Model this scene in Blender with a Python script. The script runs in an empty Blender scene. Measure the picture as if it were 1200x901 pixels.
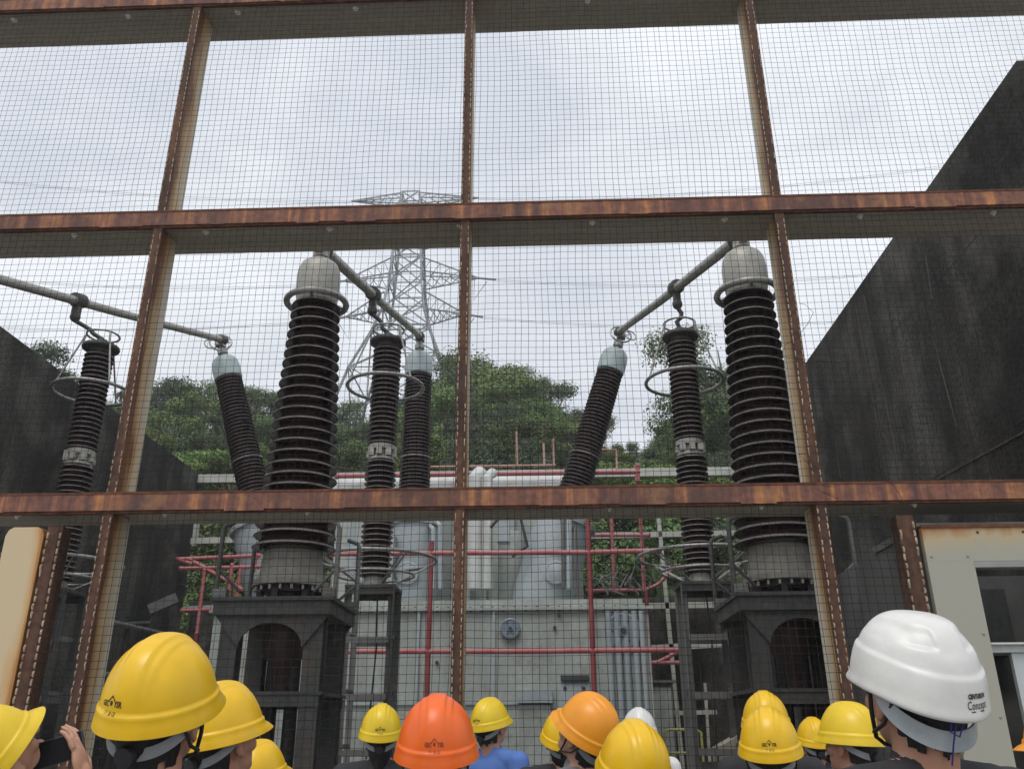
import bpy, bmesh, math, random
from mathutils import Vector, Matrix, noise
R = math.radians
rng = random.Random(7)
S = bpy.context.scene
COL = S.collection

# ------------------------------------------------------------------ camera
CAMH = 1.6
FPX, YAW, PITCH, ROLL = 1004.4, 0.03655, 0.3865, -0.00427
FWD = Vector((-math.sin(YAW)*math.cos(PITCH), math.cos(YAW)*math.cos(PITCH), math.sin(PITCH)))
_r = Vector((math.cos(YAW), math.sin(YAW), 0)); _u = _r.cross(FWD)
RGT = math.cos(ROLL)*_r + math.sin(ROLL)*_u
UPV = -math.sin(ROLL)*_r + math.cos(ROLL)*_u
cam = bpy.data.cameras.new('camera'); camo = bpy.data.objects.new('camera', cam); COL.objects.link(camo)
cam.sensor_width = 36; cam.lens = 36*FPX/1200; cam.clip_end = 2000; cam.clip_start = 0.05
camo.matrix_world = Matrix(((RGT.x, UPV.x, -FWD.x, 0), (RGT.y, UPV.y, -FWD.y, 0), (RGT.z, UPV.z, -FWD.z, CAMH), (0, 0, 0, 1)))
S.camera = camo

def P(x, y, Y):
    """surveyed point: direction measured in the photograph, at its own depth Y metres from the viewer"""
    d = RGT*((x-600)/FPX) - UPV*((y-450.5)/FPX) + FWD
    d = d*(Y/d.y)
    return Vector((d.x, d.y, d.z+CAMH))

# ------------------------------------------------------------------ sky, sun, exposure
SUN_EL, SUN_ROT = R(58), R(200)
w = bpy.data.worlds.new('World'); S.world = w; w.use_nodes = True
nt = w.node_tree; nt.nodes.clear()
def N(t, **k):
    n = nt.nodes.new(t)
    for a, b in k.items(): setattr(n, a, b)
    return n
out = N('ShaderNodeOutputWorld'); bg = N('ShaderNodeBackground'); sky = N('ShaderNodeTexSky')
sky.sky_type = 'NISHITA'; sky.sun_disc = False; sky.sun_elevation = SUN_EL; sky.sun_rotation = SUN_ROT
sky.air_density = 1.0; sky.dust_density = 3.0
tc = N('ShaderNodeTexCoord'); mp = N('ShaderNodeMapping'); mp.inputs['Scale'].default_value = (1.3, 1.3, 2.6)
nz = N('ShaderNodeTexNoise'); nz.inputs['Scale'].default_value = 2.2; nz.inputs['Detail'].default_value = 6; nz.inputs['Roughness'].default_value = .55
nz.inputs['Distortion'].default_value = .4
rp = N('ShaderNodeValToRGB'); rp.color_ramp.elements[0].position = .36; rp.color_ramp.elements[1].position = .62
rp.color_ramp.elements[0].color = (6.6, 7.05, 7.8, 1); rp.color_ramp.elements[1].color = (9.4, 9.65, 10.1, 1)
mx = N('ShaderNodeMixRGB'); mx.inputs[0].default_value = .93
L = nt.links.new
L(tc.outputs['Generated'], mp.inputs[0]); L(mp.outputs[0], nz.inputs['Vector']); L(nz.outputs['Fac'], rp.inputs[0])
L(sky.outputs[0], mx.inputs[1]); L(rp.outputs[0], mx.inputs[2]); L(mx.outputs[0], bg.inputs['Color']); L(bg.outputs[0], out.inputs[0])
bg.inputs['Strength'].default_value = .1
sl = bpy.data.lights.new('sun', 'SUN'); sl.energy = 1.3; sl.angle = R(25); sl.color = (1, .97, .92)
so = bpy.data.objects.new('sun', sl); COL.objects.link(so)
# nishita: rotation 0 = +Y, clockwise seen from above
sd = Vector((math.sin(SUN_ROT)*math.cos(SUN_EL), math.cos(SUN_ROT)*math.cos(SUN_EL), math.sin(SUN_EL)))
so.rotation_euler = sd.to_track_quat('Z', 'Y').to_euler()
S.view_settings.view_transform = 'Standard'; S.view_settings.look = 'None'
S.view_settings.exposure = 0.24; S.view_settings.gamma = 1; S.view_settings.use_curve_mapping = False

# ------------------------------------------------------------------ materials
def mat(name, c1, c2=None, scale=(4, 4, 4), rough=.6, metal=0., bump=0., c3=None, lo=.38, hi=.62, detail=6, ns=1., fine=0., bscale=None, spec=None, rand=0., coat=0.):
    m = bpy.data.materials.new(name); m.use_nodes = True
    t = m.node_tree; b = t.nodes['Principled BSDF']; lk = t.links.new
    b.inputs['Base Color'].default_value = (*c1, 1); b.inputs['Roughness'].default_value = rough; b.inputs['Metallic'].default_value = metal
    if coat: b.inputs['Coat Weight'].default_value = coat; b.inputs['Coat Roughness'].default_value = .15
    if spec is not None: b.inputs['Specular IOR Level'].default_value = spec
    tcn = t.nodes.new('ShaderNodeTexCoord'); mpn = t.nodes.new('ShaderNodeMapping'); mpn.inputs['Scale'].default_value = scale
    lk(tcn.outputs['Object'], mpn.inputs[0])
    n = t.nodes.new('ShaderNodeTexNoise'); n.inputs['Scale'].default_value = ns; n.inputs['Detail'].default_value = detail; n.inputs['Roughness'].default_value = .6
    lk(mpn.outputs[0], n.inputs['Vector'])
    col = None
    if c2:
        r = t.nodes.new('ShaderNodeValToRGB'); e = r.color_ramp.elements
        e[0].position = lo; e[1].position = hi; e[0].color = (*c1, 1); e[1].color = (*c2, 1)
        if c3:
            k = e.new((lo+hi)/2); k.color = (*c3, 1)
        lk(n.outputs['Fac'], r.inputs[0]); col = r.outputs[0]
    if fine and col:
        n2 = t.nodes.new('ShaderNodeTexNoise'); n2.inputs['Scale'].default_value = 18; n2.inputs['Detail'].default_value = 8
        lk(tcn.outputs['Object'], n2.inputs['Vector'])
        mr = t.nodes.new('ShaderNodeMapRange'); mr.inputs[1].default_value = .3; mr.inputs[2].default_value = .7
        mr.inputs[3].default_value = 1-fine; mr.inputs[4].default_value = 1+fine
        lk(n2.outputs['Fac'], mr.inputs[0])
        mm = t.nodes.new('ShaderNodeMixRGB'); mm.blend_type = 'MULTIPLY'; mm.inputs[0].default_value = 1
        lk(col, mm.inputs[1]); lk(mr.outputs[0], mm.inputs[2]); col = mm.outputs[0]
    if rand and col:
        oi = t.nodes.new('ShaderNodeObjectInfo'); hs = t.nodes.new('ShaderNodeHueSaturation')
        mr = t.nodes.new('ShaderNodeMapRange'); mr.inputs[3].default_value = 1-rand; mr.inputs[4].default_value = 1+rand
        mh = t.nodes.new('ShaderNodeMapRange'); mh.inputs[3].default_value = .5-rand*.06; mh.inputs[4].default_value = .5+rand*.04
        lk(oi.outputs['Random'], mr.inputs[0]); lk(mr.outputs[0], hs.inputs['Value']); lk(oi.outputs['Random'], mh.inputs[0]); lk(mh.outputs[0], hs.inputs['Hue'])
        lk(col, hs.inputs['Color']); col = hs.outputs[0]
    if col: lk(col, b.inputs['Base Color'])
    if bump:
        bn = t.nodes.new('ShaderNodeBump'); bn.inputs['Strength'].default_value = bump; bn.inputs['Distance'].default_value = .02
        nb = n
        if bscale:
            nb = t.nodes.new('ShaderNodeTexNoise'); nb.inputs['Scale'].default_value = bscale; nb.inputs['Detail'].default_value = 5
            lk(tcn.outputs['Object'], nb.inputs['Vector'])
        lk(nb.outputs['Fac'], bn.inputs['Height']); lk(bn.outputs[0], b.inputs['Normal'])
    return m

def stain_mat(name, clean, mid, rust, axis, p0, p1, amount=.5, rough=.65):
    """paint with rust bleeding from one edge (axis, p0 = rusty edge, p1 = clean), broken up by streaks"""
    m = mat(name, clean, rough=rough); t = m.node_tree; b = t.nodes['Principled BSDF']; lk = t.links.new
    tcn = t.nodes.new('ShaderNodeTexCoord'); sx = t.nodes.new('ShaderNodeSeparateXYZ'); lk(tcn.outputs['Object'], sx.inputs[0])
    mr = t.nodes.new('ShaderNodeMapRange'); mr.inputs[1].default_value = p0; mr.inputs[2].default_value = p1; lk(sx.outputs['XYZ'.index(axis)], mr.inputs[0])
    mpn = t.nodes.new('ShaderNodeMapping'); mpn.inputs['Scale'].default_value = (9, 9, 1.1) if axis != 'Z' else (11, 11, 3)
    n = t.nodes.new('ShaderNodeTexNoise'); n.inputs['Scale'].default_value = 1; n.inputs['Detail'].default_value = 8; lk(tcn.outputs['Object'], mpn.inputs[0]); lk(mpn.outputs[0], n.inputs['Vector'])
    n2 = t.nodes.new('ShaderNodeTexNoise'); n2.inputs['Scale'].default_value = .9; n2.inputs['Detail'].default_value = 3; lk(tcn.outputs['Object'], n2.inputs['Vector'])
    ad = t.nodes.new('ShaderNodeMath'); ad.operation = 'MULTIPLY_ADD'; ad.inputs[1].default_value = amount*2; lk(n.outputs['Fac'], ad.inputs[0]); lk(mr.outputs[0], ad.inputs[2])
    a2 = t.nodes.new('ShaderNodeMath'); a2.operation = 'MULTIPLY_ADD'; a2.inputs[1].default_value = amount*1.6; lk(n2.outputs['Fac'], a2.inputs[0]); lk(ad.outputs[0], a2.inputs[2])
    sb = t.nodes.new('ShaderNodeMath'); sb.operation = 'SUBTRACT'; sb.inputs[1].default_value = amount*1.8; lk(a2.outputs[0], sb.inputs[0])
    r = t.nodes.new('ShaderNodeValToRGB'); e = r.color_ramp.elements; e[0].color = (*rust, 1); e[0].position = .12; e[1].color = (*clean, 1); e[1].position = .72; k = e.new(.38); k.color = (*mid, 1)
    lk(sb.outputs[0], r.inputs[0]); lk(r.outputs[0], b.inputs['Base Color']); return m
M = {}
M['rust_beam'] = mat('rust_beam', (.085, .043, .040), (.55, .24, .078), (9, 5, .35), .8, c3=(.22, .092, .06), lo=.33, hi=.70, fine=.28, bump=.15, bscale=60)
M['beam_under'] = mat('beam_under', (.30, .275, .23), (.38, .35, .295), (.35, 9, 9), .75, lo=.3, hi=.7, fine=.12)
M['dark_rust'] = mat('dark_rust', (.05, .022, .014), (.17, .06, .025), (6, 6, 3), .85, fine=.4, lo=.3, hi=.7)
M['post_front'] = mat('post_front', (.045, .024, .018), (.14, .065, .038), (12, 12, 1.2), .85, c3=(.085, .04, .024), fine=.35, lo=.3, hi=.72)
M['post_side'] = stain_mat('post_side', (.66, .60, .48), (.55, .36, .17), (.20, .075, .025), 'Y', 7.02, 7.44, .42)
M['lacing'] = mat('lacing', (.56, .46, .33), (.24, .13, .07), (20, 20, 9), .7, lo=.35, hi=.65)
M['wire'] = mat('wire', (.022, .020, .019), (.05, .032, .022), (2, 2, 2), .85, spec=.1)
M['bolt'] = mat('bolt', (.85, .84, .8), rough=.4)
M['cream'] = stain_mat('cream', (.60, .47, .29), (.58, .37, .17), (.40, .18, .05), 'X', -4.20, -4.36, .55, .55)
M['pale_panel'] = stain_mat('pale_panel', (.36, .35, .285), (.44, .36, .22), (.36, .15, .04), 'Z', 3.16, 2.80, .32, .5)
M['sill_grey'] = mat('sill_grey', (.25, .25, .24), (.32, .32, .31), (3, 3, 3), .5)
M['door_leaf'] = mat('door_leaf', (.52, .56, .55), (.46, .50, .49), (2, 2, 1), .45)
M['dark_inside'] = mat('dark_inside', (.09, .09, .085), (.16, .16, .15), (1.5, 1.5, 1), .8)
M['wall'] = mat('wall', (.022, .022, .019), (.115, .11, .096), (1.3, .8, .20), .9, c3=(.050, .048, .042), lo=.38, hi=.66, fine=.6, bump=.3, bscale=9, detail=10, spec=.2)
M['wall_mark'] = mat('wall_mark', (.10, .10, .09), (.035, .035, .03), (3, 3, 1.5), .85, lo=.4, hi=.7)
M['joint'] = mat('joint', (.018, .018, .016), (.06, .058, .052), (2, 2, 2), .9, lo=.4, hi=.65)
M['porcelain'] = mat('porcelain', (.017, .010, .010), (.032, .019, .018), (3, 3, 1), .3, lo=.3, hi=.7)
M['shed_rim'] = mat('shed_rim', (.17, .15, .14), (.24, .22, .21), (6, 6, 2), .38)  # paler than the porcelain: sky reflection on the shed edges, put into the colour
M['alloy'] = mat('alloy', (.40, .39, .35), (.30, .29, .25), (2.5, 2.5, 1.2), .5, metal=.25, fine=.1, lo=.35, hi=.7)
M['base_alloy'] = mat('base_alloy', (.27, .26, .225), (.17, .16, .135), (2.5, 2.5, 1.2), .6, fine=.15, lo=.35, hi=.7)
M['tube'] = mat('tube', (.36, .35, .31), (.27, .26, .22), (4, .6, 4), .45, metal=.35, lo=.35, hi=.7)
M['ring'] = mat('ring', (.34, .34, .32), (.26, .255, .24), (3, 3, 3), .4, metal=.4)
M['cap_blue'] = mat('cap_blue', (.38, .44, .44), (.30, .36, .36), (3, 3, 3), .5, lo=.35, hi=.65)
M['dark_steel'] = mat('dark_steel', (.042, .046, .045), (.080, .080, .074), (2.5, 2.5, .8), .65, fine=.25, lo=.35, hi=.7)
M['black_part'] = mat('black_part', (.016, .015, .015), (.03, .026, .025), (3, 3, 3), .5)
M['maroon'] = mat('maroon', (.055, .035, .034), (.09, .06, .055), (3, 3, 3), .5)
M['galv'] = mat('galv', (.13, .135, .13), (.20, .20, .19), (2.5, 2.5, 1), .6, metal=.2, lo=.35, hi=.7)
M['tank'] = mat('tank', (.44, .47, .43), (.27, .29, .27), (2.2, 2.2, .25), .6, c3=(.38, .41, .38), fine=.10, lo=.36, hi=.74)
M['tank_blue'] = mat('tank_blue', (.34, .39, .41), (.42, .46, .47), (1.6, 1.6, .4), .5, fine=.08)
M['white_pipe'] = mat('white_pipe', (.60, .62, .60), (.48, .49, .46), (2, 2, .7), .5, lo=.4, hi=.7)
M['dial'] = mat('dial', (.20, .25, .30), (.26, .31, .35), (3, 3, 3), .4)
M['dark_line'] = mat('dark_line', (.05, .055, .06), rough=.6)
M['red_pipe'] = mat('red_pipe', (.42, .10, .11), (.47, .19, .19), (2.5, 2.5, 2.5), .45, lo=.35, hi=.7)
M['red_dark'] = mat('red_dark', (.24, .04, .045), (.30, .07, .07), (2.5, 2.5, 2.5), .5)
M['pale_red'] = mat('pale_red', (.50, .30, .24), (.42, .20, .16), (3, 3, 3), .5)
M['white_rail'] = mat('white_rail', (.52, .53, .48), (.38, .38, .33), (2, 2, 2), .6, lo=.35, hi=.7)
M['pylon'] = mat('pylon', (.20, .215, .22), (.26, .27, .28), (.3, .3, .3), .55, metal=.3)
M['leaf_a'] = mat('leaf_a', (.072, .112, .040), (.150, .205, .074), (.5, .5, .5), .6, lo=.35, hi=.68, rand=.45, spec=.2)
M['leaf_b'] = mat('leaf_b', (.11, .165, .046), (.21, .285, .09), (.5, .5, .5), .6, lo=.35, hi=.68, rand=.38, spec=.2)
M['leaf_c'] = mat('leaf_c', (.070, .098, .056), (.135, .172, .10), (.5, .5, .5), .6, lo=.35, hi=.68, rand=.38, spec=.2)
M['bark'] = mat('bark', (.10, .085, .065), (.20, .175, .14), (4, 4, 1), .9)
M['ground'] = mat('ground', (.18, .175, .16), (.25, .24, .22), (.6, .6, .6), .9, fine=.2, bump=.2, bscale=40)
M['soil'] = mat('soil', (.03, .04, .018), (.06, .075, .03), (.4, .4, .4), .95)
M['grass'] = mat('grass', (.04, .075, .02), (.11, .16, .05), (.5, .5, .5), .8)
M['skin'] = mat('skin', (.46, .235, .15), (.52, .29, .20), (9, 9, 9), .5, bump=.05, bscale=180)
M['skin'].node_tree.nodes['Principled BSDF'].inputs['Subsurface Weight'].default_value = .12
M['skin'].node_tree.nodes['Principled BSDF'].inputs['Subsurface Radius'].default_value = (.012, .005, .003)
M['hair'] = mat('hair', (.006, .005, .005), (.016, .013, .012), (160, 160, 14), .5, bump=.6)
M['yellow'] = mat('helmet_yellow', (.83, .51, .010), (.79, .47, .008), (9, 9, 9), .33, bump=.02, bscale=220, fine=.10)
M['lemon'] = mat('helmet_lemon', (.80, .56, .018), (.74, .50, .012), (9, 9, 9), .36, bump=.02, bscale=220, fine=.10)
M['orange'] = mat('helmet_orange', (.88, .15, .014), (.83, .13, .012), (9, 9, 9), .36, bump=.02, bscale=220, fine=.10)
M['amber'] = mat('helmet_amber', (.85, .33, .016), (.80, .29, .012), (9, 9, 9), .36, bump=.02, bscale=220, fine=.10)
M['white'] = mat('helmet_white', (.74, .73, .70), (.69, .68, .64), (9, 9, 9), .34, lo=.3, hi=.7, fine=.10)
M['ink'] = mat('ink', (.03, .025, .015), rough=.6)
M['ink_red'] = mat('ink_red', (.28, .03, .008), rough=.6)
M['strap_grey'] = mat('strap_grey', (.22, .235, .25), (.28, .29, .30), (20, 20, 20), .45)
M['strap_clear'] = mat('strap_clear', (.42, .45, .47), (.33, .36, .38), (14, 14, 14), .25)
M['strap_black'] = mat('strap_black', (.02, .02, .022), rough=.6)
M['cord_blue'] = mat('cord_blue', (.03, .03, .22), rough=.5)
M['shirts'] = {k: mat('shirt_'+k, c, tuple(min(1, v*1.2) for v in c), (14, 14, 14), .85, bump=.15, bscale=300) for k, c in dict(navy=(.03, .04, .08), blue=(.08, .16, .42), white=(.62, .61, .60), grey=(.16, .16, .17), black=(.025, .025, .028), khaki=(.24, .20, .13), sky=(.30, .40, .55)).items()}
M['trousers'] = mat('trousers', (.03, .035, .05), (.045, .05, .065), (10, 10, 10), .85)
M['shoe'] = mat('shoe', (.02, .018, .016), rough=.5)
M['phone'] = mat('phone_body', (.02, .02, .024), rough=.3)
M['screen'] = mat('phone_screen', (.004, .004, .005), rough=.45, spec=.2)
M['lens'] = mat('lens', (.03, .03, .035), rough=.1)
M['beige_box'] = mat('beige_box', (.40, .38, .29), (.32, .30, .23), (3, 3, 3), .6)
M['yellow_rail'] = mat('yellow_rail', (.50, .46, .12), (.40, .38, .14), (3, 3, 3), .5)

def blotch(m, col, sc, lo, hi):
    t = m.node_tree; b = t.nodes['Principled BSDF']; old = b.inputs['Base Color'].links[0].from_socket
    tcn = t.nodes.new('ShaderNodeTexCoord'); n = t.nodes.new('ShaderNodeTexNoise'); n.inputs['Scale'].default_value = sc; n.inputs['Detail'].default_value = 9; n.inputs['Roughness'].default_value = .68
    t.links.new(tcn.outputs['Object'], n.inputs['Vector']); mr = t.nodes.new('ShaderNodeMapRange'); mr.inputs[1].default_value = lo; mr.inputs[2].default_value = hi; mr.inputs[4].default_value = .75; t.links.new(n.outputs['Fac'], mr.inputs[0])
    mx = t.nodes.new('ShaderNodeMixRGB'); t.links.new(mr.outputs[0], mx.inputs[0]); t.links.new(old, mx.inputs[1]); mx.inputs[2].default_value = (*col, 1); t.links.new(mx.outputs[0], b.inputs['Base Color'])
blotch(M['wall'], (.16, .15, .13), .8, .49, .72); blotch(M['wall'], (.012, .012, .011), .35, .50, .66)
blotch(M['rust_beam'], (.075, .040, .036), .8, .46, .62); blotch(M['rust_beam'], (.30, .16, .075), 2.6, .56, .70)
for kk, cc in (('yellow', (.62, .36, .02)), ('lemon', (.60, .42, .03)), ('orange', (.62, .10, .02)), ('amber', (.62, .22, .02)), ('white', (.56, .54, .50))): blotch(M[kk], cc, 16, .58, .95)
for kk, cc in (('tank', (.20, .19, .16)), ('galv', (.10, .07, .05)), ('alloy', (.20, .18, .14)), ('dark_steel', (.10, .06, .04)), ('red_pipe', (.42, .20, .19)), ('white_rail', (.22, .2, .16)), ('white_pipe', (.34, .33, .29))): blotch(M[kk], cc, 2.2, .52, .75)
# ------------------------------------------------------------------ mesh helpers
class MB:
    def __init__(s): s.v = []; s.f = []; s.mi = []; s.m = 0
    def add(s, vs, fs):
        n = len(s.v); s.v += [tuple(v) for v in vs]; s.f += [[i+n for i in f] for f in fs]; s.mi += [s.m]*len(fs); return s
    def box(s, a, b):
        x0, y0, z0 = [min(p, q) for p, q in zip(a, b)]; x1, y1, z1 = [max(p, q) for p, q in zip(a, b)]
        return s.add([(x0,y0,z0),(x1,y0,z0),(x1,y1,z0),(x0,y1,z0),(x0,y0,z1),(x1,y0,z1),(x1,y1,z1),(x0,y1,z1)],
                     [[0,3,2,1],[4,5,6,7],[0,1,5,4],[1,2,6,5],[2,3,7,6],[3,0,4,7]])
    def bar(s, a, b, wd, dp=None, up=(0, 0, 1)):
        a, b = Vector(a), Vector(b); d = (b-a).normalized(); u = Vector(up)
        if abs(d.dot(u)) > .98: u = Vector((0, 1, 0))
        x = d.cross(u).normalized(); y = x.cross(d); dp = dp or wd
        q = [(-1,-1),(1,-1),(1,1),(-1,1)]
        return s.add([p + x*(i*wd/2) + y*(j*dp/2) for p in (a, b) for i, j in q], [[0,1,2,3],[7,6,5,4],[0,4,5,1],[1,5,6,2],[2,6,7,3],[3,7,4,0]])
    def tube(s, pts, r, n=8, closed=False, caps=True):
        pts = [Vector(p) for p in pts]; k = len(pts); rs = r if isinstance(r, (list, tuple)) else [r]*k
        vs = []; X = None
        for i, p in enumerate(pts):
            if closed: d = pts[(i+1) % k]-pts[i-1]
            else: d = pts[min(i+1, k-1)]-pts[max(i-1, 0)]
            d.normalize()
            if X is None:
                X = d.cross(Vector((0, 0, 1)) if abs(d.z) < .95 else Vector((1, 0, 0))).normalized()
            else:
                X = (X - d*X.dot(d)).normalized()
            Y = d.cross(X)
            vs += [p + (X*math.cos(2*math.pi*j/n) + Y*math.sin(2*math.pi*j/n))*rs[i] for j in range(n)]
        fs = []
        for i in range(k if closed else k-1):
            a, b = i*n, ((i+1) % k)*n
            fs += [[a+j, a+(j+1) % n, b+(j+1) % n, b+j] for j in range(n)]
        if caps and not closed:
            fs += [list(range(n))[::-1], list(range((k-1)*n, k*n))]
        return s.add(vs, fs)
    def ring(s, c, rad, r, n=48, axis=None, m=8, a0=0, a1=360):
        c = Vector(c); ax = Vector(axis or (0, 0, 1)).normalized(); q = Vector((0, 0, 1)).rotation_difference(ax)
        full = abs(a1-a0) >= 360
        pts = [c + q @ Vector((rad*math.cos(R(a0+(a1-a0)*i/(n if full else n-1))), rad*math.sin(R(a0+(a1-a0)*i/(n if full else n-1))), 0)) for i in range(n)]
        return s.tube(pts, r, m, closed=full)
    def lathe(s, prof, c=(0, 0, 0), axis=(0, 0, 1), n=40, caps=True):
        """prof: list of (radius, height) along axis; may carry a material index as third entry for the band above"""
        c = Vector(c); q = Vector((0, 0, 1)).rotation_difference(Vector(axis).normalized())
        base = len(s.v)
        for p in prof:
            s.v += [tuple(c + q @ Vector((p[0]*math.cos(2*math.pi*j/n), p[0]*math.sin(2*math.pi*j/n), p[1]))) for j in range(n)]
        for i in range(len(prof)-1):
            a, b = base+i*n, base+(i+1)*n
            for j in range(n):
                s.f.append([a+j, a+(j+1) % n, b+(j+1) % n, b+j]); s.mi.append(prof[i][2] if len(prof[i]) > 2 else s.m)
        if caps:
            s.f.append([base+j for j in range(n)][::-1]); s.mi.append(s.m)
            k = base+(len(prof)-1)*n; s.f.append([k+j for j in range(n)]); s.mi.append(s.m)
        return s
    def ell(s, c, r, mtx=None, n=20, k=12):
        c = Vector(c); mtx = mtx or Matrix.Identity(3); vs = []; fs = []
        vs.append(c + mtx @ Vector((0, 0, r[2])))
        for i in range(1, k):
            t = math.pi*i/k
            for j in range(n):
                p = 2*math.pi*j/n; vs.append(c + mtx @ Vector((r[0]*math.sin(t)*math.cos(p), r[1]*math.sin(t)*math.sin(p), r[2]*math.cos(t))))
        vs.append(c + mtx @ Vector((0, 0, -r[2])))
        for j in range(n): fs.append([0, 1+j, 1+(j+1) % n])
        for i in range(k-2):
            a, b = 1+i*n, 1+(i+1)*n
            fs += [[a+j, b+j, b+(j+1) % n, a+(j+1) % n] for j in range(n)]
        e = len(vs)-1; a = 1+(k-2)*n
        fs += [[e, a+(j+1) % n, a+j] for j in range(n)]
        return s.add(vs, fs)
    def capsule(s, a, b, ra, rb, n=14):
        a, b = Vector(a), Vector(b)
        s.tube([a, b], [ra, rb], n); s.ell(a, (ra,)*3, n=n, k=8); s.ell(b, (rb,)*3, n=n, k=8); return s
    def mesh(s, name, mats, smooth=True, ang=40):
        me = bpy.data.meshes.new(name); me.from_pydata(s.v, [], s.f)
        for m in (mats if isinstance(mats, (list, tuple)) else [mats]): me.materials.append(m)
        if any(s.mi): me.polygons.foreach_set('material_index', s.mi)
        if smooth:
            me.polygons.foreach_set('use_smooth', [True]*len(me.polygons)); me.set_sharp_from_angle(angle=R(ang))
        me.update(); return me
    def build(s, name, mats, parent=None, smooth=True, ang=40):
        o = bpy.data.objects.new(name, s.mesh(name, mats, smooth, ang)); COL.objects.link(o); return hang(o, parent)
def hang(o, parent):
    if parent:
        o.parent = parent
        if parent.type == 'EMPTY': o.matrix_parent_inverse = parent.matrix_basis.inverted()
    return o
def tag(o, label=None, cat=None, group=None, kind=None):
    if label: o['label'] = label
    if cat: o['category'] = cat
    if group: o['group'] = group
    if kind: o['kind'] = kind
    return o
def thing(name, loc, label, cat, group=None):
    o = bpy.data.objects.new(name, None); COL.objects.link(o); o.location = loc; o.empty_display_size = .2
    o.matrix_basis = Matrix.Translation(Vector(loc)); return tag(o, label, cat, group)
def copy_tree(o, delta=None, label=None):
    def rec(a, par):
        c = a.copy(); COL.objects.link(c)
        if par:
            inv = a.matrix_parent_inverse.copy(); c.parent = par; c.matrix_parent_inverse = inv
        for ch in a.children: rec(ch, c)
        return c
    c = rec(o, None)
    if delta: c.location = Vector(o.location)+Vector(delta)
    if label: c['label'] = label
    return c

# ------------------------------------------------------------------ setting: ground and hill
def terrain(x, y):
    pts = [(-50, 0), (25.2, 0), (27, 4.6), (31, 7.5), (60, 17), (85, 25), (130, 36), (260, 40), (900, 30)]
    for (a, za), (b, zb) in zip(pts, pts[1:]):
        if y <= b: z = za+(zb-za)*(y-a)/(b-a); break
    else: z = 30
    if y > 26:
        k = min(1, (y-26)/15)
        z += k*(1.2*noise.noise(Vector((x*.05, y*.05, 3))) - max(0, x-4)*.03 - max(0, min(30, -x-30))*-.05)
    return z
mb = MB()
xs = [-700, -400, -200, -120]+[i*6 for i in range(-14, 15)]+[120, 200, 400, 700]
ys = [25.2, 26, 27, 28, 30, 32, 35]+[i*5 for i in range(8, 30)]+[170, 220, 300, 450, 700, 900]
vs = [(x, y, terrain(x, y)) for y in ys for x in xs]; n = len(xs)
mb.add(vs, [[j*n+i, j*n+i+1, (j+1)*n+i+1, (j+1)*n+i] for j in range(len(ys)-1) for i in range(n-1)])
tag(mb.build('hill', M['soil'], ang=180), 'green wooded hillside rising behind the switchyard', 'hill', kind='structure')
g = MB(); g.add([(-700, -300, 0), (700, -300, 0), (700, 25.3, 0), (-700, 25.3, 0)], [[0, 1, 2, 3]])
tag(g.build('ground', M['ground'], smooth=False), 'pale concrete yard floor', 'ground', kind='structure')

m = MB(); m.box((-720, -320, -1.2), (720, 920, 95)); hz = m.build('haze', None or bpy.data.materials.new('haze'), smooth=False)
hm_ = hz.data.materials[0]; hm_.use_nodes = True; t_ = hm_.node_tree; t_.nodes.clear()
o_ = t_.nodes.new('ShaderNodeOutputMaterial'); v_ = t_.nodes.new('ShaderNodeVolumePrincipled'); v_.inputs['Color'].default_value = (.93, .96, 1, 1); v_.inputs['Density'].default_value = .0013; v_.inputs['Anisotropy'].default_value = .2
t_.links.new(v_.outputs[0], o_.inputs['Volume']); tag(hz, 'thin pale haze over the hillside', 'haze', kind='stuff')
# ------------------------------------------------------------------ concrete walls
WALLZ = 8.7
def wall(x0, x1, label):
    r = thing('concrete_wall', (x0, 16, 0), label, 'wall')
    m = MB(); m.box((x0, 7.9, 0), (x1, 24.1, WALLZ)); m.build('wall_body', M['wall'], r, smooth=False)
    return r
wr = wall(5.5, 6.0, 'tall dark mould-stained concrete wall on the right of the yard, with pale drip lines')
wl = wall(-10.6, -10.1, 'tall dark mottled concrete wall on the left of the yard, behind the leftmost arrester')
def onwall(px, py, X):
    p = P(px, py, 10)-Vector((0, 0, CAMH)); p *= X/p.x; return p+Vector((0, 0, CAMH))
for p, q, wd in (((1012, 345), (1056, 560), .035), ((1003, 360), (1040, 560), .014), ((1093, 395), (1121, 500), .022), ((968, 430), (985, 560), .018), ((1085, 300), (1092, 350), .02)):
    m = MB(); a, b = onwall(*p, 5.497), onwall(*q, 5.497); m.bar(a, b, wd, .008, up=(1, 0, 0)); m.build('drip_line', M['wall_mark'], wr, smooth=False)
m = MB(); m.bar(onwall(1098, 562, 5.49), onwall(1215, 498, 5.49), .014, .016); m.build('ledge', M['wall_mark'], wr, smooth=False)
for yy, z0, z1 in ((13.2, 5.6, 8.0), (17.3, 2.0, 5.0), (20.8, 1.2, 5.5)):
    m = MB(); m.box((-10.1, yy-.02, z0), (-10.094, yy+.02, z1)); m.build('drip_line', M['wall_mark'], wl, smooth=False)
for wl_, xf, sg in ((wr, 5.5, -1), (wl, -10.1, 1)):
    for z in (2.45, 4.9, 7.35):
        m = MB(); m.box((xf, 7.95, z), (xf+sg*.004, 24.05, z+.012)); m.build('form_joint', M['joint'], wl_, smooth=False)
    for y in (10.9, 14.2, 17.5, 20.8):
        m = MB(); m.box((xf, y, .1), (xf+sg*.003, y+.012, 8.68)); m.build('form_joint', M['joint'], wl_, smooth=False)
r = thing('retaining_wall', (-2.3, 24.8, 0), 'low dark stained retaining wall along the foot of the hill', 'wall')
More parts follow.
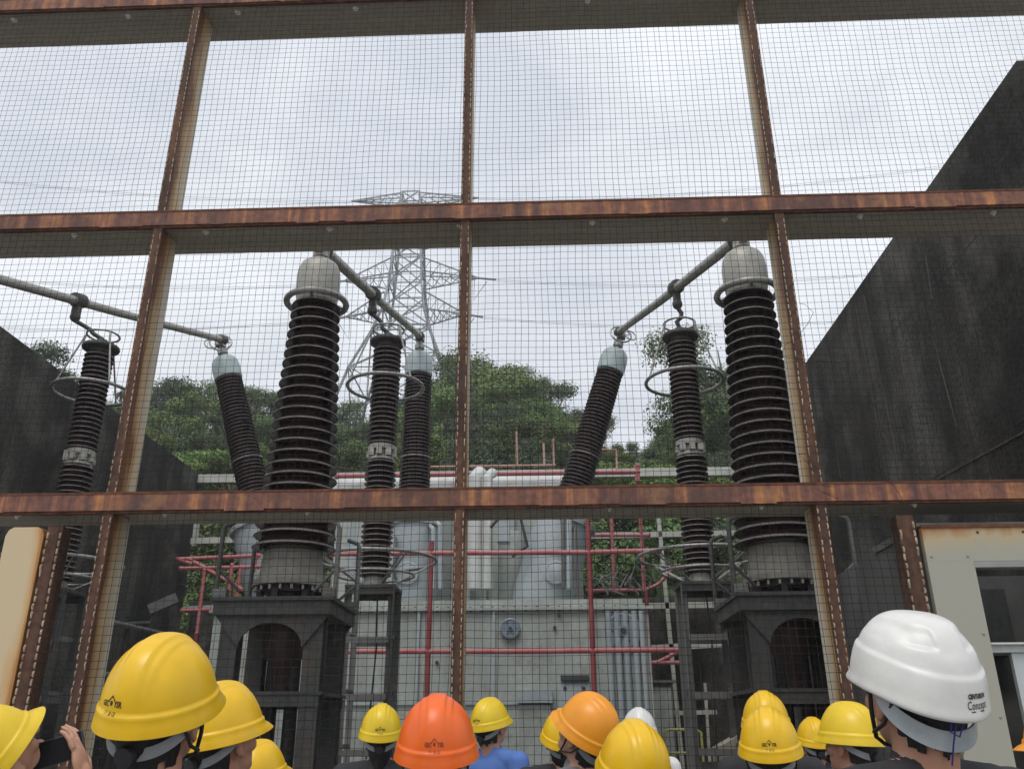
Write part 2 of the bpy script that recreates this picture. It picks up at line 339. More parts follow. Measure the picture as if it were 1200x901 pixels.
m = MB(); m.box((-10.1, 24.7, 0), (5.5, 25.1, 5.0)); m.build('wall_body', M['wall'], r, smooth=False)
m = MB(); m.box((-10.1, 24.6, 5.003), (5.5, 25.15, 5.12)); m.build('coping', M['wall_mark'], r, smooth=False)

# ------------------------------------------------------------------ mesh screen
FY = 7.0
BZ = [(3.365, 3.505), (6.19, 6.335), (9.025, 9.17)]      # front flange bottom and top of the three beams
X0, X1 = -6.4, 6.6
scr = thing('mesh_screen', (-.7, FY, 0), 'rusty steel screen of beams and posts filled with square wire mesh', 'screen')
PX = [-3.74, -.745, 2.245]                               # post left edges
for z0, z1 in BZ:
    b = MB(); b.box((X0, FY, z0), (X1, FY+.014, z1))
    # ragged, flaking lower edge of the flange
    x = X0+.3
    while x < X1-1:
        l = rng.uniform(.12, .5)
        if rng.random() < .55: b.box((x, FY-.003, z0-rng.uniform(.006, .016)), (x+l, FY+.011, z0+.03))
        x += l+rng.uniform(.2, .9)
    fl = b.build('beam', M['rust_beam'], scr, smooth=False)
    e = MB(); e.box((X0, FY-.004, z1), (X1, FY+.03, z1+.02)); e.box((X0, FY+.014, z0-.022), (X1, FY+.05, z0+.02)); e.build('beam_edge', M['dark_rust'], fl, smooth=False)
    u = MB(); u.box((X0, FY+.05, z0+.005), (X1, FY+.56, z1-.01))
    for xx in [-5.3, -3.0, -.2, .38, 1.7, 4.4]: u.box((xx, FY+.052, z0-.001), (xx+.03, FY+.5, z0+.02))
    u.build('web', M['beam_under'], fl, smooth=False)
    for i in range(10):
        xx = X0+.55+i*1.28+rng.uniform(-.04, .04); bo = MB(); bo.lathe([(.034, 0), (.033, .004), (.017, .005), (.017, .022), (.008, .034)], (xx, FY+.15, z0+.006), (0, 0, -1), n=10)
        bo.build('bolt', M['bolt'], fl)
def lacing(x0, x1, z0, z1, y, par, r=.0052):
    """binding strip stitched along each edge of the post face, over and under the mesh wires"""
    for e, sg in ((x0, 1), (x1, -1)):
        pts = []; z = z0+.02
        while z < z1-.07:
            j = rng.uniform(-.003, .003); l = rng.uniform(.030, .043)*rng.choice((1, 1, 1, .8)); x = e+sg*(.011+j)
            if rng.random() < .13: z += .065; continue
            pts += [(x, y-.004, z), (x+j, y-.008, z+l*.5), (x, y-.004, z+l), (x, y+.022, z+l+.005), (x, y+.022, z+.060)]; z += .065
        m = MB(); m.tube(pts, r, 5); m.build('lacing', M['lacing'], par)
PW = .088
ZS = [(0, 3.36), (3.51, 6.185), (6.34, 9.02), (9.18, 10.0)]
for px in PX:
    p = None
    for z0, z1 in ZS:
        f = MB(); f.box((px, FY+.02, z0), (px+PW, FY+.034, z1))
        if p is None: p = f.build('post', M['post_front'], scr, smooth=False)
        else: f.build('post', M['post_front'], p, smooth=False)
        s = MB(); s.box((px+.006, FY+.034, z0), (px+PW-.004, FY+.36, z1)); s.build('post_side', M['post_side'], p, smooth=False)
        lacing(px, px+PW, z0, z1, FY+.02, p)
def wires(x0, x1, z0, z1, name='wire_mesh'):
    m = MB(); pit = .065; r = .0018; y = FY+.012
    def wob(a, b, c): return noise.noise(Vector((a*1.7, b*1.7, c)))
    nx = int((x1-x0)/pit); nz_ = int((z1-z0)/pit)
    ox = x0+((x1-x0)-nx*pit)/2; oz = z0+((z1-z0)-nz_*pit)/2
    for i in range(nx+1):
        x = ox+i*pit; k = max(3, int((z1-z0)/.28))
        j = rng.gauss(0, .005)
        m.tube([(x+.017*wob(x*.6, z0+(z1-z0)*t/k, 1)+j, y+.006*wob(x, z0+(z1-z0)*t/k, 5), z0+(z1-z0)*t/k) for t in range(k+1)], r, 4, caps=False)
    for i in range(nz_+1):
        z = oz+i*pit; k = max(3, int((x1-x0)/.28)); j = rng.gauss(0, .003)
        m.tube([(x0+(x1-x0)*t/k, y+.0035+.006*wob(x0+(x1-x0)*t/k, z, 5), z+.016*wob(x0+(x1-x0)*t/k, z*.6, 9)+j) for t in range(k+1)], r, 4, caps=False)
    return m.build(name, M['wire'], scr)
edges = [X0]+PX+[X1]
for (z0, z1) in ZS[:3]:
    for a, b in zip(edges, edges[1:]):
        xa = a+(.1 if a in PX else 0)
        if z0 == 0:
            if a == X0: wires(-4.10, b, .05, z1)
            elif b == X1: wires(xa, 2.90, .05, z1)
            else: wires(xa, b, .05, z1)
        else: wires(xa, b, z0, z1)
# narrow laced door posts under the lowest beam
for x0, x1 in ((-4.19, -4.06), (2.885, 3.02)):
    f = MB(); f.box((x0, FY+.02, 0), (x1, FY+.16, 3.24)); p = f.build('door_post', M['post_front'], scr, smooth=False)
    lacing(x0, x1, 0, 3.24, FY+.02, p, .009)
# loose stray wires hanging from the mesh on the right
m = MB()
for k in range(5):
    bx = 1.9+rng.uniform(0, 1.2); bz = 3.6+rng.uniform(0, 1.6); pts = []
    for i in range(12):
        pts.append((bx+.10*math.sin(i*.7+k)+.02*i*rng.uniform(-1, 1), FY-.03, bz-i*.06+.05*math.sin(i*1.3+k)))
    m.tube(pts, .0022, 4)
m.build('stray_wire', M['wire'], scr)

# cream column and door hut
c = thing('steel_column', (-4.38, FY+.15, 0), 'cream steel column with rounded top and rust stains, under the beam at far left', 'column')
m = MB(); a, b = -4.545, -4.215
prof = [(a, 0), (b, 0), (b, 3.16), (b-.02, 3.21), (b-.06, 3.235), (a+.06, 3.235), (a+.02, 3.21), (a, 3.16)]
k = len(prof); m.add([(x, FY+.02, z) for x, z in prof]+[(x, FY+.32, z) for x, z in prof], [list(range(k)), list(range(k, 2*k))[::-1]]+[[i, i+k, (i+1) % k+k, (i+1) % k] for i in range(k)])
m.build('column_body', M['cream'], c, smooth=False)
m = MB(); m.box((a-.03, FY+.0, 0), (b+.03, FY+.34, .03)); m.build('base_plate', M['dark_rust'], c, smooth=False)

h = thing('door_hut', (4.2, 8.0, 0), 'pale grey steel hut with rusty top edge and dark doorway at right', 'hut')
HX0, HX1, HZ, OX, OZ = 3.06, 5.42, 3.13, 3.425, 2.86
m = MB(); y0, y1 = FY+.0, FY+.06
m.box((HX0, y0, 0), (OX, y1, OZ)); m.box((HX0, y0, OZ+.0005), (HX1, y1, HZ)); m.box((4.75, y0, 0), (HX1, y1, OZ-.001))
m.build('front_panel', M['pale_panel'], h, smooth=False)
m = MB(); m.box((HX0-.0, y0-.012, HZ), (HX1, y1+.02, HZ+.025)); m.build('top_trim', M['dark_rust'], h, smooth=False)
m = MB(); m.box((OX, y0-.004, OZ-.05), (4.748, y0+.12, OZ-.002)); m.build('lintel', M['sill_grey'], h, smooth=False)
m = MB()
m.box((HX0+.02, 9.4, 0), (HX1-.02, 9.46, HZ)); m.box((HX0+.02, y1+.002, 0), (HX0+.06, 9.398, HZ)); m.box((HX1-.06, y1+.002, 0), (HX1-.02, 9.398, HZ)); m.box((HX0+.001, y1+.022, HZ+.002), (HX1, 8.1, HZ+.06))  # roof cut short of the back wall so sky light brightens the inside
m.build('shell', M['dark_inside'], h, smooth=False)
m = MB(); m.box((OX+.002, FY+.10, 2.17), (4.74, FY+.20, 2.225)); m.box((OX+.002, FY+.05, 2.226), (4.74, FY+.20, 2.24)); m.build('transom', M['white_pipe'], h, smooth=False)
m = MB(); m.box((OX+.20, FY+.12, .02), (4.72, FY+.165, 2.166)); dl = m.build('door_leaf', M['door_leaf'], h, smooth=False)
m = MB(); m.tube([(OX+.3, FY+.115, .98), (OX+.3, FY+.07, .98), (OX+.42, FY+.07, .98)], .011); m.build('handle', M['alloy'], dl)
m = MB(); m.box((4.3, 9.1, 2.3), (4.7, 9.38, 2.95)); m.build('switch_box', M['dark_steel'], h, smooth=False)
for zz in (.5, 1.1, 1.7, 2.3, 2.9):
    for xx in (3.10, 3.385):
        m = MB(); m.lathe([(.011, 0), (.010, .005), (.004, .007)], (xx, y0-.001, zz), (0, -1, 0), n=10); m.build('rivet', M['sill_grey'], h)
for k in range(4):
    m = MB(); m.lathe([(.011, 0), (.010, .005), (.004, .007)], (3.5+.36*k, y0-.001, 3.09), (0, -1, 0), n=10); m.build('rivet', M['dark_rust'], h)

# ------------------------------------------------------------------ sealing ends (the big insulators)
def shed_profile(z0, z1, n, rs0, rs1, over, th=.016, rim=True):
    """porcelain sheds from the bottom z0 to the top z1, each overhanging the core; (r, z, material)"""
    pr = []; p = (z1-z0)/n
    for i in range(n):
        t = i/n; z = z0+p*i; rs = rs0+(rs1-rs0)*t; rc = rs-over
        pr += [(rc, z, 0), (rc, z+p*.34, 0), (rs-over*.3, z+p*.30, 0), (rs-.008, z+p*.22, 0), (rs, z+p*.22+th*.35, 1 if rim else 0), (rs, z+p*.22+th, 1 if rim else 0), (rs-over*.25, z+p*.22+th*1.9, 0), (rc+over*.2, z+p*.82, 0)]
    pr.append((rs1-over, z1, 0)); return pr
LG = 'large cable sealing end insulators'
def sealing_end(x, label):
    y = 10; t = thing('sealing_end', (x, y, 3.0), label, 'insulator', LG)
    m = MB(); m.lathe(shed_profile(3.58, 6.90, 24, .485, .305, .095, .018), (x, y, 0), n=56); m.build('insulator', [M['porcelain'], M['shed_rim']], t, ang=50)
    m = MB(); m.lathe([(.10, 6.85), (.255, 6.86), (.262, 6.90), (.275, 6.96), (.285, 7.04), (.288, 7.25), (.275, 7.36), (.235, 7.45), (.17, 7.50), (.08, 7.525), (.0, 7.53)], (x, y, 0), n=48, caps=False)
    cap = m.build('dome_cap', M['alloy'], t, ang=60)
    m = MB(); m.lathe([(.085, 7.50), (.085, 7.56), (.11, 7.565), (.11, 7.80), (.07, 7.82)], (x, y, 0), n=24); m.box((x-.05, y-.13, 7.60), (x+.05, y+.16, 7.72)); m.build('terminal', M['alloy'], cap)
    m = MB(); m.ring((x, y, 6.88), .385, .042, 56, m=12)
    for a in (30, 150, 270): m.tube([(x+.385*math.cos(R(a)), y+.385*math.sin(R(a)), 6.88), (x+.20*math.cos(R(a)), y+.20*math.sin(R(a)), 6.90)], .022)
    m.build('corona_ring', M['ring'], t)
    m = MB(); m.lathe([(.41, 3.165), (.43, 3.17), (.43, 3.235), (.385, 3.24), (.365, 3.30), (.345, 3.50), (.335, 3.60), (.30, 3.61)], (x, y, 0), n=48); bs = m.build('base', M['base_alloy'], t)
    for i in range(20):
        a = 2*math.pi*i/20; m = MB(); m.lathe([(.016, 0), (.016, .05)], (x+.40*math.cos(a), y+.40*math.sin(a), 3.112), n=6); m.build('bolt', M['alloy'], bs)
    m = MB(); m.lathe([(.20, 2.99), (.20, 3.10), (.34, 3.105), (.34, 3.166)], (x, y, 0), n=32)
    for i in range(6):
        a = 2*math.pi*i/6+.3; m.bar((x+.33*math.cos(a), y+.33*math.sin(a), 2.985), (x+.33*math.cos(a), y+.33*math.sin(a), 3.12), .07)
    m.build('foot', M['black_part'], t)
    m = MB(); m.lathe([(.10, 2.03), (.13, 2.30), (.24, 2.44), (.27, 2.62), (.27, 2.82), (.20, 2.86)], (x, y, 0), n=32); m.build('cable_gland', M['maroon'], t)
    m = MB()
    for dx in (-.11, .12): m.tube([(x+dx, y+.02, 0), (x+dx, y+.02, 2.42)], .075, 16)
    m.build('cable', M['black_part'], t)
    return t
SX = [-8.55, -2.95, 2.70]
se = sealing_end(SX[1], 'dark ribbed insulator tower with pale dome, left of the pylon')
copy_tree(se, (SX[2]-SX[1], 0, 0), 'dark ribbed insulator tower with pale dome, beside the right rusty post')
copy_tree(se, (SX[0]-SX[1], 0, 0), 'dark ribbed insulator tower with pale dome, next to the left wall')

def support(x, label):
    y = 10; t = thing('support_stand', (x, y, 0), label, 'stand', 'steel stands under the sealing ends')
    m = MB(); m.box((x-.67, y-.66, 2.945), (x+.67, y+.66, 2.985)); m.box((x-.64, y-.63, 2.80), (x+.64, y+.63, 2.944)); m.build('platform', M['dark_steel'], t, smooth=False)
    for sx in (-1, 1):
        for sy in (-1, 1):
            cx_, cy_ = x+sx*.46, y+sy*.46; m = MB()
            m.box((cx_-.10, cy_-.09, 0), (cx_+.10, cy_-.075, 2.798)); m.box((cx_-.10, cy_+.075, 0), (cx_+.10, cy_+.09, 2.798)); m.box((cx_-.008, cy_-.074, 0), (cx_+.008, cy_+.074, 2.798))
            m.box((cx_-.15, cy_-.14, 0), (cx_+.15, cy_+.14, .03))
            m.build('leg', M['dark_steel'], t, smooth=False)
    for sy in (-.57, .57):   # plates with an arched opening
        hw_ = .345; arc = [(-hw_*math.cos(R(a)), 2.46+.26*math.sin(R(a))) for a in range(0, 181, 15)]
        m = MB(); vs = []
        for yy in (y+sy-.012, y+sy+.012):
            for p, z in arc: vs.append((x+p, yy, z)); vs.append((x+max(-.62, min(.62, p*2.3)), yy, 2.797))
        n2 = 2*len(arc); fs = []
        for b0 in (0, n2): fs += [[b0+2*i, b0+2*i+2, b0+2*i+3, b0+2*i+1] for i in range(len(arc)-1)]
        fs += [[2*i, 2*i+2, n2+2*i+2, n2+2*i] for i in range(len(arc)-1)]
        m.add(vs, fs); m.build('arch_plate', M['dark_steel'], t, smooth=False)
    m = MB(); m.box((x-.60, y-.58, 1.985), (x+.60, y+.58, 2.02)); m.box((x-.57, y-.565, 1.87), (x+.57, y-.555, 1.984)); m.box((x-.57, y+.555, 1.87), (x+.57, y+.565, 1.984)); m.build('shelf_plate', M['dark_steel'], t, smooth=False)
    for i, (sx, sy) in enumerate(((-1, -1), (1, -1), (-1, 1), (1, 1))):
        gx, gy = x+sx*.66, y+sy*.55; m = MB()
        m.tube([(gx, gy, 2.99), (gx, gy, 3.74), (gx-sx*.02, gy, 3.79), (gx-sx*.15, gy, 3.84)], .026, 10); m.tube([(gx+.001, gy, 3.30), (gx-sx*.25, gy-sy*.05, 3.06)], .018)
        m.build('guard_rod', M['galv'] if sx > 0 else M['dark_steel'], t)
        m = MB(); m.box((gx-sx*.06-.07, gy-.06, 2.986), (gx-sx*.06+.07, gy+.06, 3.08)); m.box((gx-sx*.06-.05, gy-.065, 3.01), (gx-sx*.06+.05, gy-.059, 3.06)); m.build('clamp_box', M['galv'], t, smooth=False)
    return t
su = support(SX[1], 'dark steel stand with arched gussets under the left of centre insulator tower')
copy_tree(su, (SX[2]-SX[1], 0, 0), 'dark steel stand with arched gussets under the insulator tower beside the right rusty post')
copy_tree(su, (SX[0]-SX[1], 0, 0), 'dark steel stand with arched gussets under the insulator tower next to the left wall')

# ------------------------------------------------------------------ surge arresters
AY = 15; AX = [-8.52, -2.95, 2.68]
def arrester(x, label):
    y = AY; t = thing('surge_arrester', (x, y, 3.95), label, 'arrester', 'surge arresters with corona rings')
    m = MB(); m.lathe([(.30, 3.96), (.30, 4.0), (.20, 4.01), (.19, 4.12), (.15, 4.14)], (x, y, 0), n=32); m.build('base', M['alloy'], t)
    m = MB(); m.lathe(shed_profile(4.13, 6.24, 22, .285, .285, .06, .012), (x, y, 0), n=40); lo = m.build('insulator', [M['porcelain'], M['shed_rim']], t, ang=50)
    m = MB(); m.lathe([(.16, 6.23), (.24, 6.235), (.24, 6.28), (.18, 6.29), (.18, 6.42), (.25, 6.43), (.25, 6.52), (.16, 6.53)], (x, y, 0), n=24)
    for i in range(8):
        a = i*math.pi/4; m.box((x+.22*math.cos(a)-.05, y+.22*math.sin(a)-.05, 6.30), (x+.22*math.cos(a)+.05, y+.22*math.sin(a)+.05, 6.30+rng.uniform(.10, .20)))
    m.build('joint_flange', M['alloy'], t)
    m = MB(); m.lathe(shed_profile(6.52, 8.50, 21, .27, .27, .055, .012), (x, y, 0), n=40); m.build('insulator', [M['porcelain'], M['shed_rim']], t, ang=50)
    m = MB(); m.lathe([(.20, 8.49), (.20, 8.58), (.34, 8.60), (.35, 8.63), (.34, 8.66), (.12, 8.68), (.10, 8.80), (.05, 8.82)], (x, y, 0), n=36); m.build('head_plate', M['dark_steel'], t)
    m = MB(); m.ring((x, y, 8.90), .30, .020, 40); m.ring((x, y, 7.70), .71, .034, 60, m=10)
    for i in range(3):
        a = R(80+120*i); m.tube([(x+.34*math.cos(a), y+.34*math.sin(a), 8.64), (x+.30*math.cos(a), y+.30*math.sin(a), 8.90), ], .014)
        m.tube([(x+.31*math.cos(a), y+.31*math.sin(a), 8.88), (x+.71*math.cos(a), y+.71*math.sin(a), 7.72)], .018)
    m.build('corona_ring', M['ring'], t)
    m = MB(); m.ring((x, y, 4.42), 1.06, .030, 64, m=10); m.ring((x, y, 4.16), .68, .022, 48, m=10)
    for i in range(4):
        a = R(35+90*i); m.tube([(x+1.06*math.cos(a), y+1.06*math.sin(a), 4.42), (x+.28*math.cos(a), y+.28*math.sin(a), 3.99)], .015); 
        a += .09; m.tube([(x+1.06*math.cos(a), y+1.06*math.sin(a), 4.42), (x+.28*math.cos(a), y+.28*math.sin(a), 3.99)], .015)
    m.build('base_ring', M['ring'], t)
    return t
AX2 = [-7.70, -2.64, 2.40]; AY2 = 13.4
ar = arrester(AX[1], 'slim ribbed arrester with two corona rings, at centre before the pylon')
ar.location = (AX2[1], AY2, 3.70); ar.scale = (.893,)*3
copy_tree(ar, (AX2[0]-AX2[1], 0, 0), 'slim ribbed arrester with two corona rings, in front of the left concrete wall')
copy_tree(ar, (AX2[2]-AX2[1], 0, 0), 'slim ribbed arrester with two corona rings, left of the right insulator tower')
def tower(x, label):
    y = AY; t = thing('lattice_stand', (x, y, 0), label, 'stand', 'lattice stands under the arresters')
    for sx in (-1, 1):
        for sy in (-1, 1):
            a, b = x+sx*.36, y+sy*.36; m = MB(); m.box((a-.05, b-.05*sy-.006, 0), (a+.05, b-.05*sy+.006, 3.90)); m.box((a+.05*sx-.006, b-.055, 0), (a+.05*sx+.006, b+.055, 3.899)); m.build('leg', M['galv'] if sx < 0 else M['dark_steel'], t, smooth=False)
    for z in (.6, 1.4, 2.2, 3.05):
        for s in (-1, 1):
            m = MB(); m.box((x-.35, y+s*.345-.03, z), (x+.35, y+s*.345-.022, z+.09)); m.build('rung', M['galv'], t, smooth=False)
            m = MB(); m.box((x+s*.345-.004, y-.33, z+.1), (x+s*.345+.004, y+.33, z+.17)); m.build('rung', M['galv'], t, smooth=False)
    for s in (-1, 1): m = MB(); m.box((x-.30, y+s*.30, .75), (x+.30, y+s*.30+.008, 1.3)); m.build('plate', M['dark_steel'], t, smooth=False)
    m = MB(); m.box((x-.42, y-.42, 3.902), (x+.42, y+.42, 3.955)); m.box((x-.40, y-.40, 3.80), (x+.40, y-.388, 3.901)); m.box((x-.40, y+.388, 3.80), (x+.40, y+.40, 3.901)); m.build('top_plate', M['dark_steel'], t, smooth=False)
    m = MB(); m.tube([(x+.06, y, 3.9), (x+.09, y+.02, 3.0), (x+.02, y, 1.6), (x+.05, y, 0)], .014); m.build('earth_cable', M['black_part'], t)
    return t
tw = tower(AX[1], 'grey lattice stand under the centre arrester')
tw.location = (AX2[1], AY2, 0); tw.scale = (.893, .893, .9353)
copy_tree(tw, (AX2[0]-AX2[1], 0, 0), 'grey lattice stand under the arrester near the left wall')
copy_tree(tw, (AX2[2]-AX2[1], 0, 0), 'grey lattice stand under the arrester left of the right insulator tower')

# ------------------------------------------------------------------ transformer with its bushings
TX0, TX1, TY0, TY1, TZ = -6.7, 2.05, 17.6, 21.0, 3.98
tr = thing('transformer', ((TX0+TX1)/2, 19.3, 0), 'large grey power transformer with leaning dark bushings, behind the red pipes', 'transformer')
m = MB(); m.box((TX0, TY0, .35), (TX1, TY1, TZ-.10)); tank = m.build('tank', M['tank'], tr, smooth=False)
m = MB(); m.box((TX0-.08, TY0-.10, TZ-.099), (TX1+.1, TY1+.1, TZ-.04)); m.box((TX0+.1, TY0+.05, TZ-.039), (TX1-.1, TY1-.1, TZ+.12)); lid = m.build('tank_lid', M['tank'], tr, smooth=False)
for i in range(40): m = MB(); m.lathe([(.022, 0), (.022, .10)], (TX0+.1+i*.222, TY0-.06, TZ-.12), n=6); m.build('bolt', M['dark_steel'], lid)
m = MB()
for xx in (-6.2, -4.2, -2.55, -1.05, .9): m.box((xx, TY0-.07, .4), (xx+.05, TY0-.001, TZ-.11))
for xx in (1.25, 1.42, 1.58, 1.76, 1.90): m.tube([(xx, TY0-.08, .5), (xx, TY0-.08, TZ-.14)], .06, 12)
m.box((TX0+.05, TY0-.05, 2.12), (-.42, TY0-.002, 2.17))
m.build('stiffener', M['tank_blue'], tank, smooth=True)
def front(px, py, Y=TY0): return P(px, py, Y)
for (px, py, rr) in ((598, 736, .20), (730, 739, .36)):
    c = front(px, py, TY0-.08); m = MB(); m.lathe([(rr, -.10), (rr, .02), (rr*.86, .035), (rr*.84, .02), (rr*.3, .02), (rr*.28, .06), (.01, .065)], c, (0, -1, 0), n=36); d = m.build('gauge', M['dial'], tank)
    m = MB(); m.lathe([(rr*.16, .066), (rr*.15, .08)], c, (0, -1, 0), n=16)
    for i in range(6):
        a = i*math.pi/3; m.lathe([(rr*.07, .021), (rr*.06, .035)], c+Vector((math.cos(a)*rr*.6, 0, math.sin(a)*rr*.6)), (0, -1, 0), n=10)
    m.build('hub', M['dark_line'], d)
def slab(a, b, y0, y1, name, mt, par, extra=None):
    p, q = P(*a, TY0), P(*b, TY0); m = MB(); m.box((p.x, TY0-y1, p.z), (q.x, TY0-y0, q.z)); return m.build(name, mt, par, smooth=False)
cb = slab((609, 901), (645, 826), .0, .28, 'cabinet', M['tank'], tank); slab((607, 824), (647, 809), .0, .36, 'cabinet_hood', M['tank_blue'], cb)
slab((657, 797), (690, 791), .0, .12, 'name_plate', M['dark_line'], tank)
slab((655, 850), (695, 800), .0, .05, 'hatch', M['tank_blue'], tank)
m = MB()
for px, py in ((662, 806), (684, 806), (662, 840), (684, 840), (655, 720), (512, 776), (440, 900), (650, 735)):
    c = P(px, py, TY0-.052); m.lathe([(.035, -.04), (.035, .02)], c, (0, -1, 0), n=8)
m.build('studs', M['dark_line'], tank)
# turrets and bushings
BXB, BXT = [-5.75, -2.93, -.15], [-7.60, -2.95, 1.66]
for i in range(3):
    top = Vector((BXT[i], 19, 9.62)); foot = Vector((BXB[i], 19, 4.05)); d = (top-foot).normalized()
    Lg = (top-foot).length; l0 = (6.15-4.05)/d.z; rt = .66 if i != 1 else .56
    m = MB(); m.lathe([(rt*.86, -.1), (rt*.93, .12), (rt, .35), (rt, l0-.25), (rt*1.09, l0-.24), (rt*1.09, l0-.14), (rt*.8, l0-.13), (.44, l0), (.40, l0+.04)], foot, d, n=44)
    tu = m.build('turret', M['tank_blue'], tr)
    m = MB(); c = foot+d*.75+Vector((.16 if i == 2 else 0, -rt-.02, 0)); m.lathe([(.25, -.12), (.25, .02), (.20, .03), (.19, .02), (.08, .05)], c, (0, -1, 0), n=28); m.build('hatch', M['tank_blue'], tu)
    m = MB(); k = 40; pr = shed_profile(l0+.04, Lg, k, .37, .315, .05, .008)
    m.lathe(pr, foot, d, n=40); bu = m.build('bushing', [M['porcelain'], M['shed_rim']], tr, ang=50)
    m = MB(); f = foot+d*(Lg*.62); m.lathe([(.36, 0), (.36, .03)], f, d, n=36); m.build('joint_ring', M['shed_rim'], bu)
    m = MB(); m.lathe([(.30, Lg-.02), (.33, Lg), (.335, Lg+.30), (.31, Lg+.46), (.24, Lg+.56), (.12, Lg+.60), (.05, Lg+.61)], foot, d, n=36); m.build('cap', M['cap_blue'], bu)
    m = MB(); m.lathe([(.06, Lg+.6), (.06, Lg+.68), (.12, Lg+.70), (.12, Lg+.80), (.05, Lg+.81), (.05, Lg+1.0)], foot, d, n=18)
    e = foot+d*(Lg+1.0); m.box(e-Vector((.1, .12, .08)), e+Vector((.1, .12, .08)))
    if i != 1:
        m.ring(e+Vector((0, 0, .03)), .26, .022, 32, axis=(.25, -.9, .35))
        for a in range(3): m.bar(e, e+Vector((.26*math.cos(a*2.1), .06*math.sin(a*2.1), .25*math.sin(a*2.1)+.03)), .018)
        m.ring(e+Vector((.22 if i == 2 else -.2, -.1, -.05)), .15, .016, 24, axis=(.4, -.8, .3))
    m.build('terminal', M['ring'], bu)
a, b = P(392, 690, 20.5), P(683, 690, 20.5); m = MB(); m.box((a.x, 20.2, TZ+.121), (b.x, 20.9, 7.0)); m.build('cooler_bank', M['tank'], tr, smooth=False)
for k in range(9):
    xx = a.x+.3+k*(b.x-a.x-.6)/8; m = MB(); m.box((xx-.04, 20.08, TZ+.3), (xx+.04, 20.199, 6.9)); m.build('cooler_rib', M['tank_blue'], tr, smooth=False)
# pipework on the lid
m = MB()
for px, r_ in ((556, .16), (571, .12)):
    a, b = P(px, 690, 18.6), P(px, 560, 18.6); m.tube([a, b, b+Vector((.1, .3, .2))], r_, 16)
m.build('riser_pipe', M['white_pipe'], tr)
for px, y0, y1, r_ in ((508, 690, 620, .05), (516, 690, 616, .05), (667, 690, 600, .06), (660, 690, 610, .04), (674, 690, 620, .035), (412, 690, 590, .09)):
    m = MB(); m.tube([P(px, y0, 18.2), P(px, y1, 18.2), P(px-8, y1-8, 19)], r_, 10); m.build('conduit', M['tank_blue'] if r_ > .045 else M['galv'], tr)
m = MB(); m.tube([P(575, 618, 18.3), P(585, 606, 18.3), P(610, 606, 18.3), P(618, 640, 18.3), P(600, 652, 18.3)], .035); m.build('conduit', M['dark_steel'], tr)
for k in range(9):
    a = P(690+k*6, 690-4*(k % 3), 18); m = MB(); m.tube([a, a+Vector((rng.uniform(-.2, .2), 0, rng.uniform(.1, .4))), a+Vector((rng.uniform(-.1, .5), .1, rng.uniform(.0, .3))), a+Vector((.4, .1, -.1))], .018); m.build('conduit', M['galv'], tr)
for px, r_, tp in ((600, .30, 596), (540, .22, 600), (668, .16, 600)):
    a, b = P(px, 690, 19.6), P(px, tp, 19.6); m = MB(); m.lathe([(r_*1.15, 0), (r_*1.15, .08), (r_, .09), (r_, (b-a).length-.2), (r_*.8, (b-a).length-.05), (.05, (b-a).length)], (a.x, 19.6, TZ+.12), n=28); m.build('breather_drum', M['white_pipe'] if px == 540 else M['tank'], tr)
p, q = P(583, 635, 18.4), P(597, 606, 18.4); m = MB(); m.box((p.x, 18.3, p.z), (q.x, 18.7, q.z)); m.build('relay_box', M['tank_blue'], tr, smooth=False)
m = MB(); a = P(390, 690, 18.4); m.box((a.x, 18.2, TZ), (a.x+.9, 19.0, TZ+2.2)); m.box((a.x+1.0, 18.2, TZ+.121), (a.x+1.3, 18.8, TZ+1.6)); m.build('valve_box', M['tank'], tr, smooth=False)

# oil conservator over the back of the transformer
cs = thing('oil_conservator', (-2.4, 22, 0), 'long white horizontal oil tank behind the transformer, just over the lowest beam', 'tank')
m = MB(); a, b = P(396, 585, 22), P(668, 583, 22); m.lathe([(.10, -.1), (.40, -.08), (.50, 0), (.50, (b-a).length), (.40, (b-a).length+.08), (.1, (b-a).length+.1)], (a.x, 22, a.z+.05), (1, 0, 0), n=32); m.build('drum', M['white_pipe'], cs)
for px in (430, 620):
    c = P(px, 590, 22); m = MB(); m.box((c.x-.15, 21.8, 0), (c.x+.15, 22.2, c.z-.40)); m.build('leg', M['tank'], cs, smooth=False)

